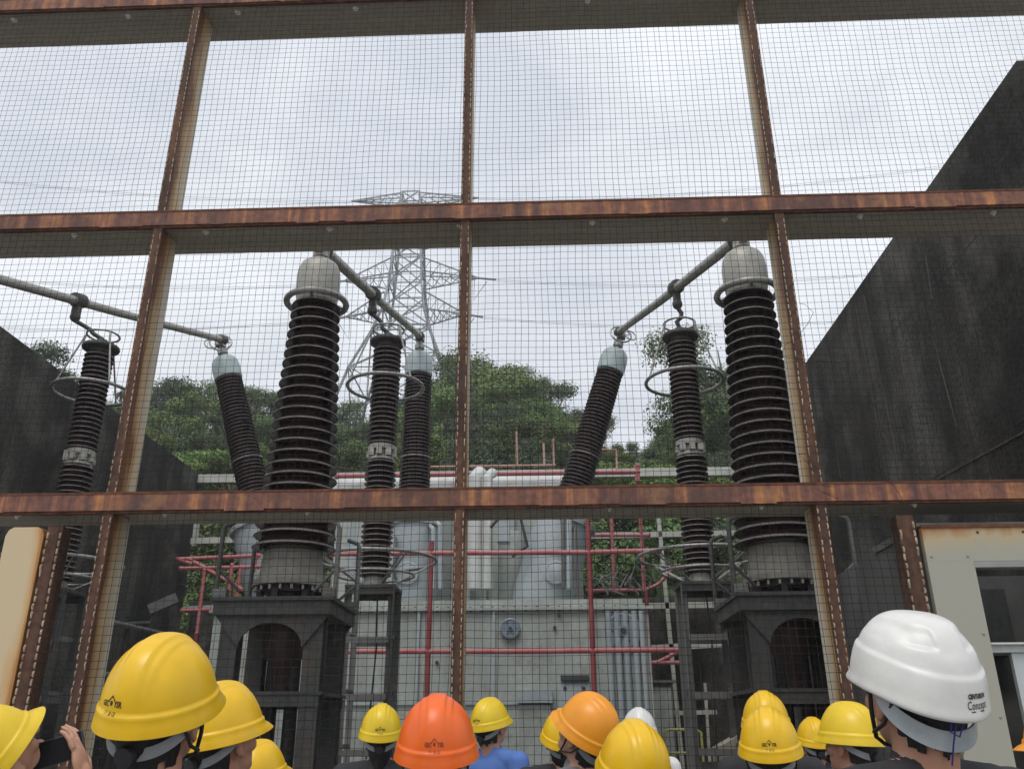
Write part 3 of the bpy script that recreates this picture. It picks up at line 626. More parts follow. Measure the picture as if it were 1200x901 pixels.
# ------------------------------------------------------------------ busbar tubes
for i, lab in ((1, 'pale metal busbar tube sloping from the left of centre tower to the middle bushing'), (2, 'pale metal busbar tube sloping from the right tower down to the right leaning bushing'), (0, 'pale metal busbar tube crossing the upper left, over the left wall')):
    a = Vector((SX[i], 9.9, 7.70)); b = Vector((BXT[i]+(.0, 0, .0)[i], 19.05, 10.68))
    if i == 0: b.x -= .25
    if i == 2: b.x += .25
    t = thing('busbar_tube', a, lab, 'busbar', 'busbar tubes')
    m = MB(); m.tube([a, a.lerp(b, .5)-Vector((0, 0, .03)), b], .078, 16); m.build('tube', M['tube'], t)
    c = a.lerp(b, (AY2-9.9)/9.15); d = (b-a).normalized(); h_ = Vector((AX2[i], AY2, 8.05)); m = MB()
    m.lathe([(.10, -.12), (.13, -.11), (.13, .11), (.10, .12)], c, d, n=18); m.box(c-Vector((.06, .06, .28)), c+Vector((.06, .06, -.06)))
    m.ell(c-Vector((0, 0, .33)), (.09, .09, .10), n=12, k=8)
    m.build('clamp', M['dark_steel'], t)
    m = MB(); s0 = c-Vector((0, 0, .40)); mid = s0.lerp(h_, .5)
    m.tube([s0, s0.lerp(h_, .25)+Vector((.06, 0, -.02)), mid+Vector((.04, 0, 0)), s0.lerp(h_, .75)+Vector((-.04, 0, .02)), h_], .038, 10); m.build('jumper', M['black_part'], t)
    m = MB(); m.lathe([(.07, -.1), (.12, -.09), (.12, .12), (.07, .13)], a+d*.15, d, n=18); m.lathe([(.07, -.1), (.11, -.09), (.11, .12), (.07, .13)], b-d*.12, d, n=18); m.build('end_clamp', M['dark_steel'], t)

# ------------------------------------------------------------------ red fire pipework and rails
def pipes(name, label, cat, segs, Y, mt, r=.055, group=None, legs=()):
    r *= .84
    pts = [P(*p, Y) for p in segs[0]]; t = thing(name, (pts[0].x, Y, 0), label, cat, group)
    for s in segs:
        q = [P(x, y, Y) for x, y in s]; m = MB(); m.tube(q, r, 12)
        for p in (q[0], q[-1]): m.ell(p, (r*1.25,)*3, n=10, k=6)
        m.build('pipe', mt, t)
    for x, y in legs:
        q = P(x, y, Y); m = MB(); m.tube([q, (q.x, q.y, 0)], r, 12); m.build('upright', M['red_dark'], t)
    return t
pipes('fire_pipe_frame', 'long red fire pipe frame running across the front of the transformer', 'pipework',
      [[(388, 649), (500, 648), (690, 647), (772, 645)], [(384, 763), (600, 763), (806, 761)]], 16.6, M['red_pipe'], .058, legs=[(506, 634), (688, 588)])
pipes('fire_pipe_frame', 'red pipe lattice with bent lower pipe, right of the transformer', 'pipework',
      [[(716, 596), (720, 692)], [(750, 600), (755, 690)], [(688, 692), (757, 691), (772, 684), (792, 662)], [(690, 627), (760, 627)], [(762, 776), (800, 776)], [(770, 776), (800, 761)]], 21.5, M['red_pipe'], .055, legs=[(757, 692)])
pipes('fire_pipe_frame', 'red pipe cluster by the far end of the left wall', 'pipework',
      [[(208, 655), (303, 651)], [(212, 666), (303, 664)], [(224, 656), (283, 690)], [(240, 668), (231, 742)], [(272, 662), (262, 742)], [(282, 664), (271, 742)], [(303, 640), (297, 668)], [(214, 715), (268, 713)], [(252, 764), (308, 763)], [(208, 655), (224, 660)]], 18.0, M['red_pipe'], .05, legs=[(231, 740), (271, 740), (262, 740)])
pipes('conservator_pipe', 'red pipe with flanged end along the top of the white oil tank', 'pipework',
      [[(395, 558), (520, 556), (747, 553)], [(747, 546), (747, 563)]], 21.4, M['red_pipe'], .075)
pipes('vent_pipe', 'thin pale red pipes with upright stubs above the white oil tank', 'pipework',
      [[(500, 547), (650, 545)], [(606, 545), (605, 507)], [(638, 545), (637, 520)], [(649, 545), (648, 516)], [(696, 527), (722, 527), (723, 550)]], 21.9, M['pale_red'], .035)
def rail(label, segs, Y, r, mt=M['white_rail']):
    q0 = P(*segs[0][0], Y); t = thing('steel_rail', (q0.x, Y, 0), label, 'rail')
    for s in segs:
        a, b = P(*s[0], Y), P(*s[1], Y); m = MB(); m.bar(a, b, r, r*1.6 if abs(a.z-b.z) < 2 else r); m.build('bar', mt, t, smooth=False)
    return t
q1, q2 = P(231, 561, 24), P(862, 551, 24)
t = thing('rear_beam', (-2.3, 24, 0), 'long pale steel beam spanning between the two walls below the trees', 'beam')
m = MB(); m.box((-10.09, 23.9, q1.z-.14), (5.49, 24.1, q1.z+.10)); m.build('beam', M['white_rail'], t, smooth=False)
rail('pale steel rails and pole right of the transformer', [((690, 628), (862, 624)), ((690, 711), (862, 708)), ((770, 590), (800, 900)), ((756, 760), (880, 752))], 23.4, .10)
rail('pale steel rail by the end of the left wall, above the red pipe cluster', [((224, 634), (290, 632)), ((231, 610), (228, 640)), ((216, 714), (262, 712))], 22.5, .10)
rail('grey pipe rail in the dark below the pale pole', [((745, 836), (840, 834)), ((826, 800), (832, 900))], 22.0, .06)
t = thing('black_railing', (-9.6, 15, 0), 'black tubular railing along the foot of the left wall', 'railing')
m = MB(); a, b = P(122, 727, 15.5), P(215, 748, 21); m.tube([a, b], .05); m.tube([a-Vector((0, 0, .9)), b-Vector((0, 0, .9))], .04); m.build('top_rail', M['galv'], t)
for k in range(5):
    c = a.lerp(b, k/4); m = MB(); m.tube([c, (c.x, c.y, 0)], .05); m.build('upright', M['black_part'], t)
t = thing('floodlight', P(188, 712, 20), 'grey floodlight bracketed on the left wall above the black railing', 'floodlight')
c = P(192, 708, 20); m = MB(); m.bar(c-Vector((.28, .1, .14)), c+Vector((.25, .1, .16)), .30, .22); m.build('housing', M['galv'], t, smooth=False)
m = MB(); m.tube([c-Vector((.1, 0, .1)), c-Vector((.25, 0, .4)), (-10.1, 20, c.z-.45)], .035); m.build('bracket', M['galv'], t)
t = thing('control_cabinet', P(776, 901, 21), 'slim grey control cabinet beyond the transformer, left of the pale pole', 'cabinet')
a, b = P(762, 860, 21.2), P(786, 800, 21.2); m = MB(); m.box((a.x, 21, 0), (b.x, 21.5, b.z)); m.box((a.x-.08, 20.9, b.z), (b.x+.08, 21.55, b.z+.05)); m.build('body', M['galv'], t, smooth=False)
m = MB(); m.box((a.x+.04, 20.985, .2), (b.x-.04, 21.0-.001, b.z-.1)); m.build('door', M['tank'], t, smooth=False)
a, b = P(846, 880, 13.5), P(872, 866, 13.5)
t = thing('marshalling_box', (a.x, 13.6, 0), 'beige cabinet with chamfered top behind the yellow helmets at right', 'cabinet')
m = MB(); pr = [(a.x-.05, 0), (b.x+.25, 0), (b.x+.25, b.z+.06), (b.x-.06, b.z+.06), (a.x-.05, a.z+.05)]; k = len(pr); m.add([(x, 13.5, z) for x, z in pr]+[(x, 14.0, z) for x, z in pr], [list(range(k)), list(range(k, 2*k))[::-1]]+[[i, i+k, (i+1) % k+k, (i+1) % k] for i in range(k)]); m.build('body', M['beige_box'], t, smooth=False)
m = MB(); m.box((a.x+.05, 13.492, .3), (b.x+.15, 13.499, a.z-.02)); m.build('door', M['pale_panel'], t, smooth=False)
t = thing('yellow_guard_rail', P(800, 901, 20), 'faded yellow tubular guard rail low behind the lattice stand', 'railing')
m = MB(); z = 0
a, b = P(778, 858, 20), P(822, 864, 20); m.tube([(a.x, 20, 0), a, (a.x+.1, 20, a.z+.06), (b.x-.1, 20, a.z+.06), (b.x, 20, a.z), (b.x, 20, 0)], .03); m.tube([(a.x, 20, a.z-.4), (b.x, 20, a.z-.4)], .025); m.build('hoop', M['yellow_rail'], t)

# ------------------------------------------------------------------ pylon and lines
PYY = 110
py = thing('pylon', (P(480, 450, PYY).x, PYY, 30), 'grey steel lattice pylon on the wooded hill, behind the centre arrester', 'pylon')
def zat(px_y): return P(480, px_y, PYY).z
pcx = P(478, 330, PYY).x
lv = [(zat(520), 8.4), (zat(450), 6.3), (zat(400), 4.0), (zat(370), 2.9), (zat(340), 2.35), (zat(310), 2.1), (zat(290), 1.95), (zat(262), 1.75), (zat(245), 1.5), (zat(230), 1.3)]
m = MB()
def leg(sx, sy, h_, wd): return Vector((pcx+sx*wd, PYY+sy*wd, h_))
for (z0, w0), (z1, w1) in zip(lv, lv[1:]):
    for sx in (-1, 1):
        for sy in (-1, 1):
            m.bar(leg(sx, sy, z0, w0), leg(sx, sy, z1, w1), .30)
    for a_, b_ in (((-1, -1), (1, -1)), ((1, -1), (1, 1)), ((1, 1), (-1, 1)), ((-1, 1), (-1, -1))):
        m.bar(leg(*a_, z0, w0), leg(*b_, z1, w1), .15); m.bar(leg(*b_, z0, w0), leg(*a_, z1, w1), .15); m.bar(leg(*a_, z1, w1), leg(*b_, z1, w1), .15)
m.build('tower_body', M['pylon'], py, smooth=False)
def arm(zp, half_l, half_r, wd, hgt, tipdz=0):
    tips = []
    for s, hl in ((-1, half_l), (1, half_r)):
        m = MB(); tip = Vector((pcx+s*hl, PYY, zp+tipdz)); tips.append(tip)
        b = [Vector((pcx+s*wd, PYY+q*wd, zp)) for q in (-1, 1)]; t_ = [Vector((pcx+s*wd, PYY+q*wd, zp+hgt)) for q in (-1, 1)]
        for p in b+t_: m.bar(p, tip, .16)
        nn = 6
        for q in range(2):
            for i in range(nn):
                k0, k1 = i/nn, (i+1)/nn
                m.bar(b[q].lerp(tip, k0), t_[q].lerp(tip, k1), .09); m.bar(t_[q].lerp(tip, k0), b[q].lerp(tip, k0), .09)
        for i in range(nn): m.bar(b[0].lerp(tip, i/nn), b[1].lerp(tip, (i+1)/nn), .09)
        m.build('cross_arm', M['pylon'], py, smooth=False)
    return tips
t0 = arm(zat(238), 9.3, 10.2, 1.4, .9, .6)
t1 = arm(zat(332), 9.5, 10.4, 2.1, 3.2, .6)
t2 = arm(zat(372), 8.8, 8.6, 2.8, 2.8, .3)
t3 = arm(zat(285), 6.0, 6.0, 1.9, 1.6, .2)
for tips in (t1, t2):
    for k, tp in enumerate(tips):
        m = MB(); s = -1 if k == 0 else 1
        m.tube([tp, tp+Vector((s*2.6, -3, -2.0))], .16, 8); m.tube([tp-Vector((s*.6, 0, 0)), tp+Vector((s*.5-s*1.2, 0, -3.6)), tp+Vector((s*1.2, 0, -.6))], .07, 6)
        m.build('insulator_string', M['pylon'], py)
lines = []
for k, (tp, tx, tyz) in enumerate(((t1[0], -40, 8), (t1[1], 45, 24), (t2[0], -45, 2), (t2[1], 45, 18), (t0[0], -46, 12), (t0[1], 48, 26))):
    s = -1 if k % 2 == 0 else 1
    a = tp+(Vector((s*2.6, -3, -2.0)) if k < 4 else Vector((0, 0, 0))); b = Vector((pcx+tx*2.2, PYY+150*(-.2 if s < 0 else -.1), a.z-6+tyz*.2))
    m = MB()
    for off in ((0, 0), (.45, .0)):
        pts = []
        for i in range(17):
            q = i/16; p = a.lerp(b, q); pts.append((p.x, p.y+off[0], p.z-4*6*q*(1-q)*.6+off[1]))
        m.tube(pts, .024, 5)
    lab = ['conductor from the left tip of the upper long cross arm of the pylon', 'conductor from the right tip of the upper long cross arm of the pylon', 'conductor from the left tip of the lowest cross arm of the pylon', 'conductor from the right tip of the lowest cross arm of the pylon', 'earth wire from the left end of the topmost arm of the pylon', 'earth wire from the right end of the topmost arm of the pylon'][k]
    tag(m.build('power_line', M['pylon']), lab, 'power line', 'overhead lines of the pylon')

# ------------------------------------------------------------------ trees
def leaf_cloud(centres, per, size, rnd):
    m = MB()
    for c, rad in centres:
        for _ in range(per):
            while True:
                v = Vector((rnd.uniform(-1, 1), rnd.uniform(-1, 1), rnd.uniform(-1, 1)))
                if .15 < v.length < 1: break
            v *= rnd.choice((.8, 1, 1, 1.15, 1.4))
            p = Vector(c)+Vector((v.x*rad, v.y*rad, v.z*rad*.75))
            nrm = (v+Vector((rnd.gauss(0, .5), rnd.gauss(0, .5), rnd.gauss(.4, .5)))).normalized()
            a = nrm.orthogonal().normalized(); b = nrm.cross(a); th = rnd.uniform(0, 6.28); a, b = a*math.cos(th)+b*math.sin(th), b*math.cos(th)-a*math.sin(th)
            s = size*rnd.uniform(.6, 1.3)
            m.add([p-a*s, p-b*s*.5+nrm*s*.15, p+a*s, p+b*s*.5+nrm*s*.15], [[0, 1, 2, 3]])
    return m
TREES = []
def tree_proto(kind, seed):
    rnd = random.Random(seed); cs = []; limbs = MB()
    if kind == 'broad':
        limbs.tube([(0, 0, -.6), (.05, 0, 2), (0, .1, 4.2), (.1, 0, 6.4)], [.24, .18, .12, .04], 8)
        for i in range(26):
            a = rnd.uniform(0, 6.28); z = rnd.uniform(2.0, 7.4); rr = (2.7 if z < 5.5 else 2.7-(z-5.5)*.8)*rnd.uniform(.35, 1)
            c = (rr*math.cos(a), rr*math.sin(a), z); limbs.tube([(0, 0, z*.62), (c[0]*.5, c[1]*.5, z*.86), c], [.07, .05, .02], 5); cs.append((c, rnd.uniform(.5, 1.0)))
        cs.append(((0, 0, 7.2), .7)); lm = leaf_cloud(cs, 620, .088, rnd)
    elif kind == 'tall':
        limbs.tube([(0, 0, -.6), (.1, 0, 3), (-.1, .1, 6), (.1, 0, 9)], [.2, .15, .1, .03], 8)
        for i in range(13):
            a = rnd.uniform(0, 6.28); z = rnd.uniform(4.2, 9.0); rr = rnd.uniform(.5, 2.0)
            c = (rr*math.cos(a), rr*math.sin(a), z); limbs.tube([(0, 0, z*.75), (c[0]*.5, c[1]*.5, z*.9), c], [.06, .045, .015], 5); cs.append((c, rnd.uniform(.5, .95)))
        lm = leaf_cloud(cs, 480, .08, rnd)
    elif kind == 'conifer':
        limbs.tube([(0, 0, -.6), (0, 0, 4), (0, 0, 8.0)], [.2, .12, .03], 8)
        for i in range(26):
            a = i*2.4; z = 1.2+i*.26; rr = (8.2-z)*.28*rnd.uniform(.5, 1); c = (rr*math.cos(a), rr*math.sin(a), z); cs.append((c, rnd.uniform(.45, .8)))
            limbs.tube([(0, 0, z+.2), c], [.04, .015], 4)
        lm = leaf_cloud(cs, 380, .085, rnd)
    else:
        limbs.tube([(0, 0, -.3), (.02, 0, .5), (0, .05, 1.2)], [.06, .05, .02], 6)
        for i in range(9):
            a = rnd.uniform(0, 6.28); z = rnd.uniform(.4, 1.7); rr = rnd.uniform(.2, 1.1); c = (rr*math.cos(a), rr*math.sin(a), z); limbs.tube([(0, 0, .3), c], [.03, .01], 4); cs.append((c, rnd.uniform(.4, .7)))
        lm = leaf_cloud(cs, 300, .085, rnd)
    H = {'broad': 8.1, 'tall': 9.6, 'conifer': 8.3, 'shrub': 2.1}[kind]
    return limbs.mesh('trunk', M['bark']), lm.mesh('crown', M['leaf_a'], smooth=False), lm.v, lm.f, H
LEAF = {'broad': ['leaf_a', 'leaf_b'], 'tall': ['leaf_a', 'leaf_c'], 'conifer': ['leaf_c'], 'shrub': ['leaf_a', 'leaf_c']}
PR = {}
for kind, seeds in (('broad', (1, 2, 3)), ('tall', (4, 5)), ('conifer', (6,)), ('shrub', (8, 9))):
    for s in seeds:
        tm, cm, _, _, H = tree_proto(kind, s)
        for lf in LEAF[kind]:
            c2 = cm.copy(); c2.materials[0] = M[lf]; PR.setdefault(kind, []).append((tm, c2, H, lf))
def tree(kind, x, y, ztop, label, group, idx=None, minh=3.0):
    tm, cm, H, lf = PR[kind][idx if idx is not None else rng.randrange(len(PR[kind]))]
    zg = terrain(x, y); h_ = max(minh, ztop-zg); s = h_/H
    nm = {'shrub': 'shrub'}.get(kind, 'tree')
    o = thing(nm, (x, y, ztop-h_), label, 'shrub' if kind == 'shrub' else 'tree', group)
    wd = s*rng.uniform(.95, 1.25) if kind != 'tall' else s
    if kind == 'broad': wd = max(wd, .8)
    o.scale = (wd, wd, s); o.rotation_euler = (0, 0, rng.uniform(0, 6.28))
    for nm2, me in (('trunk', tm), ('crown', cm)):
        c = bpy.data.objects.new(nm2, me); COL.objects.link(c); c.parent = o
    return o
sky_line = [(-60, 372), (0, 385), (45, 398), (75, 430), (120, 460), (165, 452), (210, 440), (250, 433), (300, 455), (340, 466), (400, 470), (440, 464), (500, 442), (530, 428), (560, 418), (600, 424), (640, 438), (660, 462), (690, 482), (715, 506), (765, 514), (800, 470), (830, 440), (870, 440), (920, 470)]
def sl_y(x):
    for (a, ya), (b, yb) in zip(sky_line, sky_line[1:]):
        if x <= b: return ya+(yb-ya)*(x-a)/(b-a)
    return 470
GT = 'trees on the hill'
def tlabel(kind, lf, far, px):
    side = 'left' if px < 330 else ('middle' if px < 660 else 'right')
    kd = {'broad': 'bushy broadleaf tree', 'tall': 'slender loose-crowned tree', 'conifer': 'dense pointed dark tree'}[kind]
    tone = {'leaf_a': 'dark green', 'leaf_b': 'bright green', 'leaf_c': 'grey green'}[lf]
    return f'{tone} {kd} on the {side} of the hill, {far}'
for row, (Y, dy, step, far) in enumerate(((66, 0, 24, 'along its skyline'), (54, 20, 27, 'below the skyline'), (43, 48, 30, 'halfway down'), (34, 82, 34, 'low behind the yard'))):
    x = 120 + row*9
    while x < 935:
        jx = x+rng.uniform(-7, 7); ty = sl_y(jx)+dy+(abs(rng.gauss(0, 10)) if row else rng.choice((rng.uniform(-5, 8), rng.uniform(4, 26))))
        if row > 1: ty = min(ty, 545)
        Yt = Y+rng.uniform(-4, 4); p = P(jx, ty, Yt)
        u = rng.random(); kind = 'broad' if u < .62 else ('tall' if u < .82 else 'conifer')
        if row == 0 and u > .4: kind = 'tall' if u < .8 else 'conifer'
        if jx > 690 and row < 2 and kind != 'broad': kind = 'broad'
        i = rng.randrange(len(PR[kind]))
        if row >= 2 and kind == 'broad': i = rng.choice([1, 3, 5, 0])
        if jx > 900: x += 40; continue
        tree(kind, p.x, Yt, p.z, tlabel(kind, PR[kind][i][3], far, jx), GT, i); x += step*rng.uniform(.8, 1.2)
for jx, ty, Yt, kind in ((-30, 372, 40, 'tall'), (12, 384, 41, 'tall'), (42, 388, 44, 'tall'), (-10, 400, 46, 'broad'), (62, 425, 47, 'broad')):
    p = P(jx, ty, Yt); tree(kind, p.x, Yt, p.z, 'thin-crowned tree peeping over the left concrete wall', 'trees over the left wall', 1 if kind == 'tall' else 0)
p = P(800, 378, 36); tree('tall', p.x, 36, p.z, 'tall open-crowned tree with visible trunk behind the right arrester', None, 2)
p = P(842, 398, 37); tree('tall', p.x, 37, p.z, 'tall loose-leaved tree between the right arrester and the right tower', None, 1)
for k in range(40):
    jx = rng.choice([rng.uniform(215, 330), rng.uniform(660, 900), rng.uniform(330, 700)]); Yt = rng.uniform(26.2, 31); z = terrain(P(jx, 600, Yt).x, Yt)+rng.uniform(1.2, 2.4)
    tree('shrub', P(jx, 600, Yt).x, Yt, z, 'leafy green shrub on the bank above the retaining wall', 'shrubs on the bank', minh=1.2)
m = MB(); rnd = random.Random(3)
for _ in range(26000):
    x, y = rnd.uniform(-45, 22), 25.4+rnd.random()**1.4*45; z = terrain(x, y); s = rnd.uniform(.08, .22); a = rnd.uniform(0, 6.28); d = Vector((math.cos(a)*s, math.sin(a)*s, 0)); u = Vector((rnd.gauss(0, .12), rnd.gauss(0, .12), s*rnd.uniform(1, 2.2)))
    p = Vector((x, y, z)); m.add([p-d, p+d*.2-u*.1, p+d, p+u], [[0, 1, 2, 3]])
tag(m.build('ground_cover', M['grass'], smooth=False), 'low green ground cover over the hillside', 'ground cover', kind='stuff')

# ------------------------------------------------------------------ people
def remesh(mb_, name, mt, vox, smooth_it=2):
    me = mb_.mesh(name, mt, smooth=False); o = bpy.data.objects.new(name, me); COL.objects.link(o)
    md = o.modifiers.new('r', 'REMESH'); md.mode = 'VOXEL'; md.voxel_size = vox; md.use_smooth_shade = True
    if smooth_it:
        sm = o.modifiers.new('s', 'SMOOTH'); sm.factor = .5; sm.iterations = smooth_it
    dg = bpy.context.evaluated_depsgraph_get(); dg.update()
    m2 = bpy.data.meshes.new_from_object(o.evaluated_get(dg)); m2.name = name
    bpy.data.objects.remove(o); bpy.data.meshes.remove(me)
    if not m2.materials: m2.materials.append(mt)
    m2.polygons.foreach_set('use_smooth', [True]*len(m2.polygons)); return m2
NECK = Vector((0, -.012, 1.50))
def head_mtx(pitch, yaw=0, roll=0):
    return Matrix.Translation(NECK) @ Matrix.Rotation(R(yaw), 4, 'Z') @ Matrix.Rotation(R(pitch), 4, 'X') @ Matrix.Rotation(R(roll), 4, 'Y')
def ik(s, t, l1=.29, l2=.26, hint=Vector((0, -.3, -1))):
    d = t-s; L_ = min(d.length, l1+l2-.005); d = d.normalized(); t = s+d*L_
    a = (l1*l1-l2*l2+L_*L_)/(2*L_); h_ = math.sqrt(max(0, l1*l1-a*a)); hv = (hint-d*hint.dot(d)).normalized()
    return s+d*a+hv*h_, t
def hand(m, wr_, d, n, curl=20, side=1):
    d = d.normalized(); n = (n-d*n.dot(d)).normalized(); s = d.cross(n)*side
    B = Matrix((s, d, n)).transposed()
    m.ell(wr_+d*.048, (.040, .054, .015), B, n=14, k=8); m.capsule(wr_-d*.02, wr_+d*.02, .025, .024)
    for k, ln in enumerate((.070, .079, .073, .057)):
        p = wr_+d*.088+s*(.031-.021*k); th = 0; rr = .0088
        for q in range(3):
            th += R(curl*(.7+.3*q)); dd = d*math.cos(th)+n*math.sin(th)+s*(.06-.04*k); dd.normalize(); e = p+dd*ln*(.44, .31, .25)[q]; m.capsule(p, e, rr, rr*.9, 8); p = e; rr *= .92
    p = wr_+d*.025+s*.032; e = p+(s*.75+d*.6+n*.25).normalized()*.042; m.capsule(p, e, .013, .011, 8); e2 = e+(s*.25+d*.85+n*.4).normalized()*.034; m.capsule(e, e2, .0105, .009, 8)
SHO = [Vector((-.185, -.01, 1.395)), Vector((.185, -.01, 1.395))]
def make_body(pitch, arms, yaw=0, roll=0, vox=.0075, sleeve=False):
    """arms: per side None (hanging) or (elbow, wrist, handdir, palmnormal, curl). Returns meshes skin, shirt, trousers, shoes, head matrix"""
    H = head_mtx(pitch, yaw, roll); H3 = H.to_3x3()
    h_ = lambda v: H @ Vector(v)
    m = MB()
    m.ell(h_((0, .000, .112)), (.074, .094, .094), H3, 24, 16); m.ell(h_((0, .020, .085)), (.068, .076, .085), H3, 24, 16); m.ell(h_((0, .042, .028)), (.050, .050, .052), H3, 20, 12)
    m.capsule(h_((0, .092, .098)), h_((0, .108, .066)), .010, .015, 10); m.ell(h_((0, .088, .032)), (.024, .012, .007), H3); m.ell(h_((0, .088, .020)), (.022, .012, .008), H3); m.ell(h_((0, .078, .000)), (.024, .02, .02), H3)
    for s in (-1, 1):
        m.ell(h_((s*.079, -.004, .074)), (.010, .020, .033), H3 @ Matrix.Rotation(R(s*22), 3, 'Z'), 12, 8); m.ell(h_((s*.077, .002, .048)), (.009, .010, .012), H3, 10, 6)
        m.ell(h_((s*.034, .085, .112)), (.024, .014, .010), H3, 10, 6); m.ell(h_((s*.045, .062, .06)), (.022, .022, .022), H3, 12, 8)
    m.capsule((0, -.018, 1.36), h_((0, -.012, .045)), .060, .055, 18); m.capsule((0, -.03, 1.38), h_((0, -.05, .06)), .045, .042, 14)
    for s in (-1, 1): m.capsule((s*.03, -.03, 1.45), (s*.13, -.02, 1.405), .036, .045, 12)
    torso = [((0, 0, .95), (.165, .112, .12)), ((0, .005, 1.08), (.148, .102, .16)), ((0, 0, 1.25), (.168, .112, .19)), ((0, -.01, 1.36), (.165, .085, .08))]
    for c, r_ in torso: m.ell(c, r_, n=24, k=14)
    A = []
    for k, s in enumerate((-1, 1)):
        sh = SHO[k]
        if arms[k] is None: el, wr_, hd, pn, cu = Vector((s*.225, -.03, 1.11)), Vector((s*.235, .03, .855)), Vector((0, .12, -1)), Vector((-s, 0, 0)), 18
        else: el, wr_, hd, pn, cu = arms[k]
        A.append((sh, el, wr_)); m.capsule(sh, el, .050, .040); m.capsule(el, wr_, .039, .026); hand(m, wr_, hd, pn, cu, -s if pn.dot(Vector((-s, 0, 0))) >= 0 else s)
    legs = []
    for s in (-1, 1):
        hp, kn, an = Vector((s*.09, 0, .90)), Vector((s*.10, .015, .48)), Vector((s*.105, -.01, .09)); legs.append((hp, kn, an))
        m.capsule(hp, kn, .082, .055); m.capsule(kn+Vector((0, -.01, -.03)), an, .054, .036); m.capsule(an-Vector((0, 0, .03)), an+Vector((0, .13, -.055)), .036, .028)
    skin = remesh(m, 'body', M['skin'], vox)
    m = MB()
    for c, r_ in torso: m.ell(c, [v+.014 for v in r_], n=24, k=14)
    for s in (-1, 1): m.capsule((s*.05, -.03, 1.43), (s*.135, -.02, 1.405), .046, .060, 12)
    m.capsule((0, -.02, 1.40), (0, -.022, 1.455), .074, .064, 18)
    for sh, el, wr_ in A: 
        m.capsule(sh, sh.lerp(el, 1 if sleeve else .85), .064, .058)
        if sleeve: m.capsule(el, el.lerp(wr_, .88), .057, .046)
    shirt = remesh(m, 'shirt', M['shirts']['navy'], .011)
    m = MB(); m.ell((0, 0, .93), (.178, .125, .13), n=24, k=12)
    for hp, kn, an in legs: m.capsule(hp, kn, .098, .074); m.capsule(kn, an+Vector((0, 0, -.01)), .073, .062)
    tro = remesh(m, 'trousers', M['trousers'], .013)
    m = MB()
    for hp, kn, an in legs: m.ell(an+Vector((0, .06, -.045)), (.052, .145, .05), n=16, k=10)
    m.v = [(x, y, max(z, .001)) for x, y, z in m.v]; shoe = m.mesh('shoes', M['shoe'])
    return dict(skin=skin, shirt=shirt, tro=tro, shoe=shoe, H=H)
def hair_mesh(low=.0, long=False):
    m = MB(); n_, k_ = 64, 40; vs = []; idx = {}
    for i in range(k_+1):
        th = math.pi*(.02+.83*i/k_)
        for j in range(n_):
            ph = 2*math.pi*j/n_; d = Vector((math.sin(th)*math.sin(ph), math.sin(th)*math.cos(ph), math.cos(th)))
            ns = .0022*noise.noise(Vector((ph*26, th*3, 2)))+.0035*noise.noise(Vector((ph*7, th*4, 8)))
            rx, ry, rz = .081+ns, .103+ns, .104+ns; zz = d.z*rz
            if d.z < 0:
                k = 1/max(.05, math.sin(th)); d = Vector((d.x*k, d.y*k, d.z))
            if zz < 0: zz *= 1.25 if not long else 1.9
            y_ = d.y*ry-.002
            if d.y < 0 and zz < -.02: y_ *= 1-.06*min(1, (-zz-.02)/.12)
            vs.append((d.x*rx*(1 if zz > -.02 else 1-2.9*(-zz-.02)), y_, .108+zz)); 
            keep = True
            z_ = .108+zz
            if y_ > .035 and z_ < .15-.2*0: keep = False
            if abs(d.x*rx) > .055 and -.028 < y_ <= .04 and z_ < .112: keep = False
            if z_ < .004-low+.010*math.sin(ph*9)+.006*math.sin(ph*31) and not long: keep = False
            if z_ < -.07: keep = False
            idx[(i, j)] = keep
    fs = []
    for i in range(k_):
        for j in range(n_):
            if all(idx[(a, b % n_)] for a, b in ((i, j), (i+1, j), (i+1, j+1), (i, j+1))): fs.append([i*n_+j, (i+1)*n_+j, (i+1)*n_+(j+1) % n_, i*n_+(j+1) % n_])
    m.add(vs, fs); return m.mesh('hair', M['hair'])
HAIR = hair_mesh(); HAIR_LONG = hair_mesh(long=True)
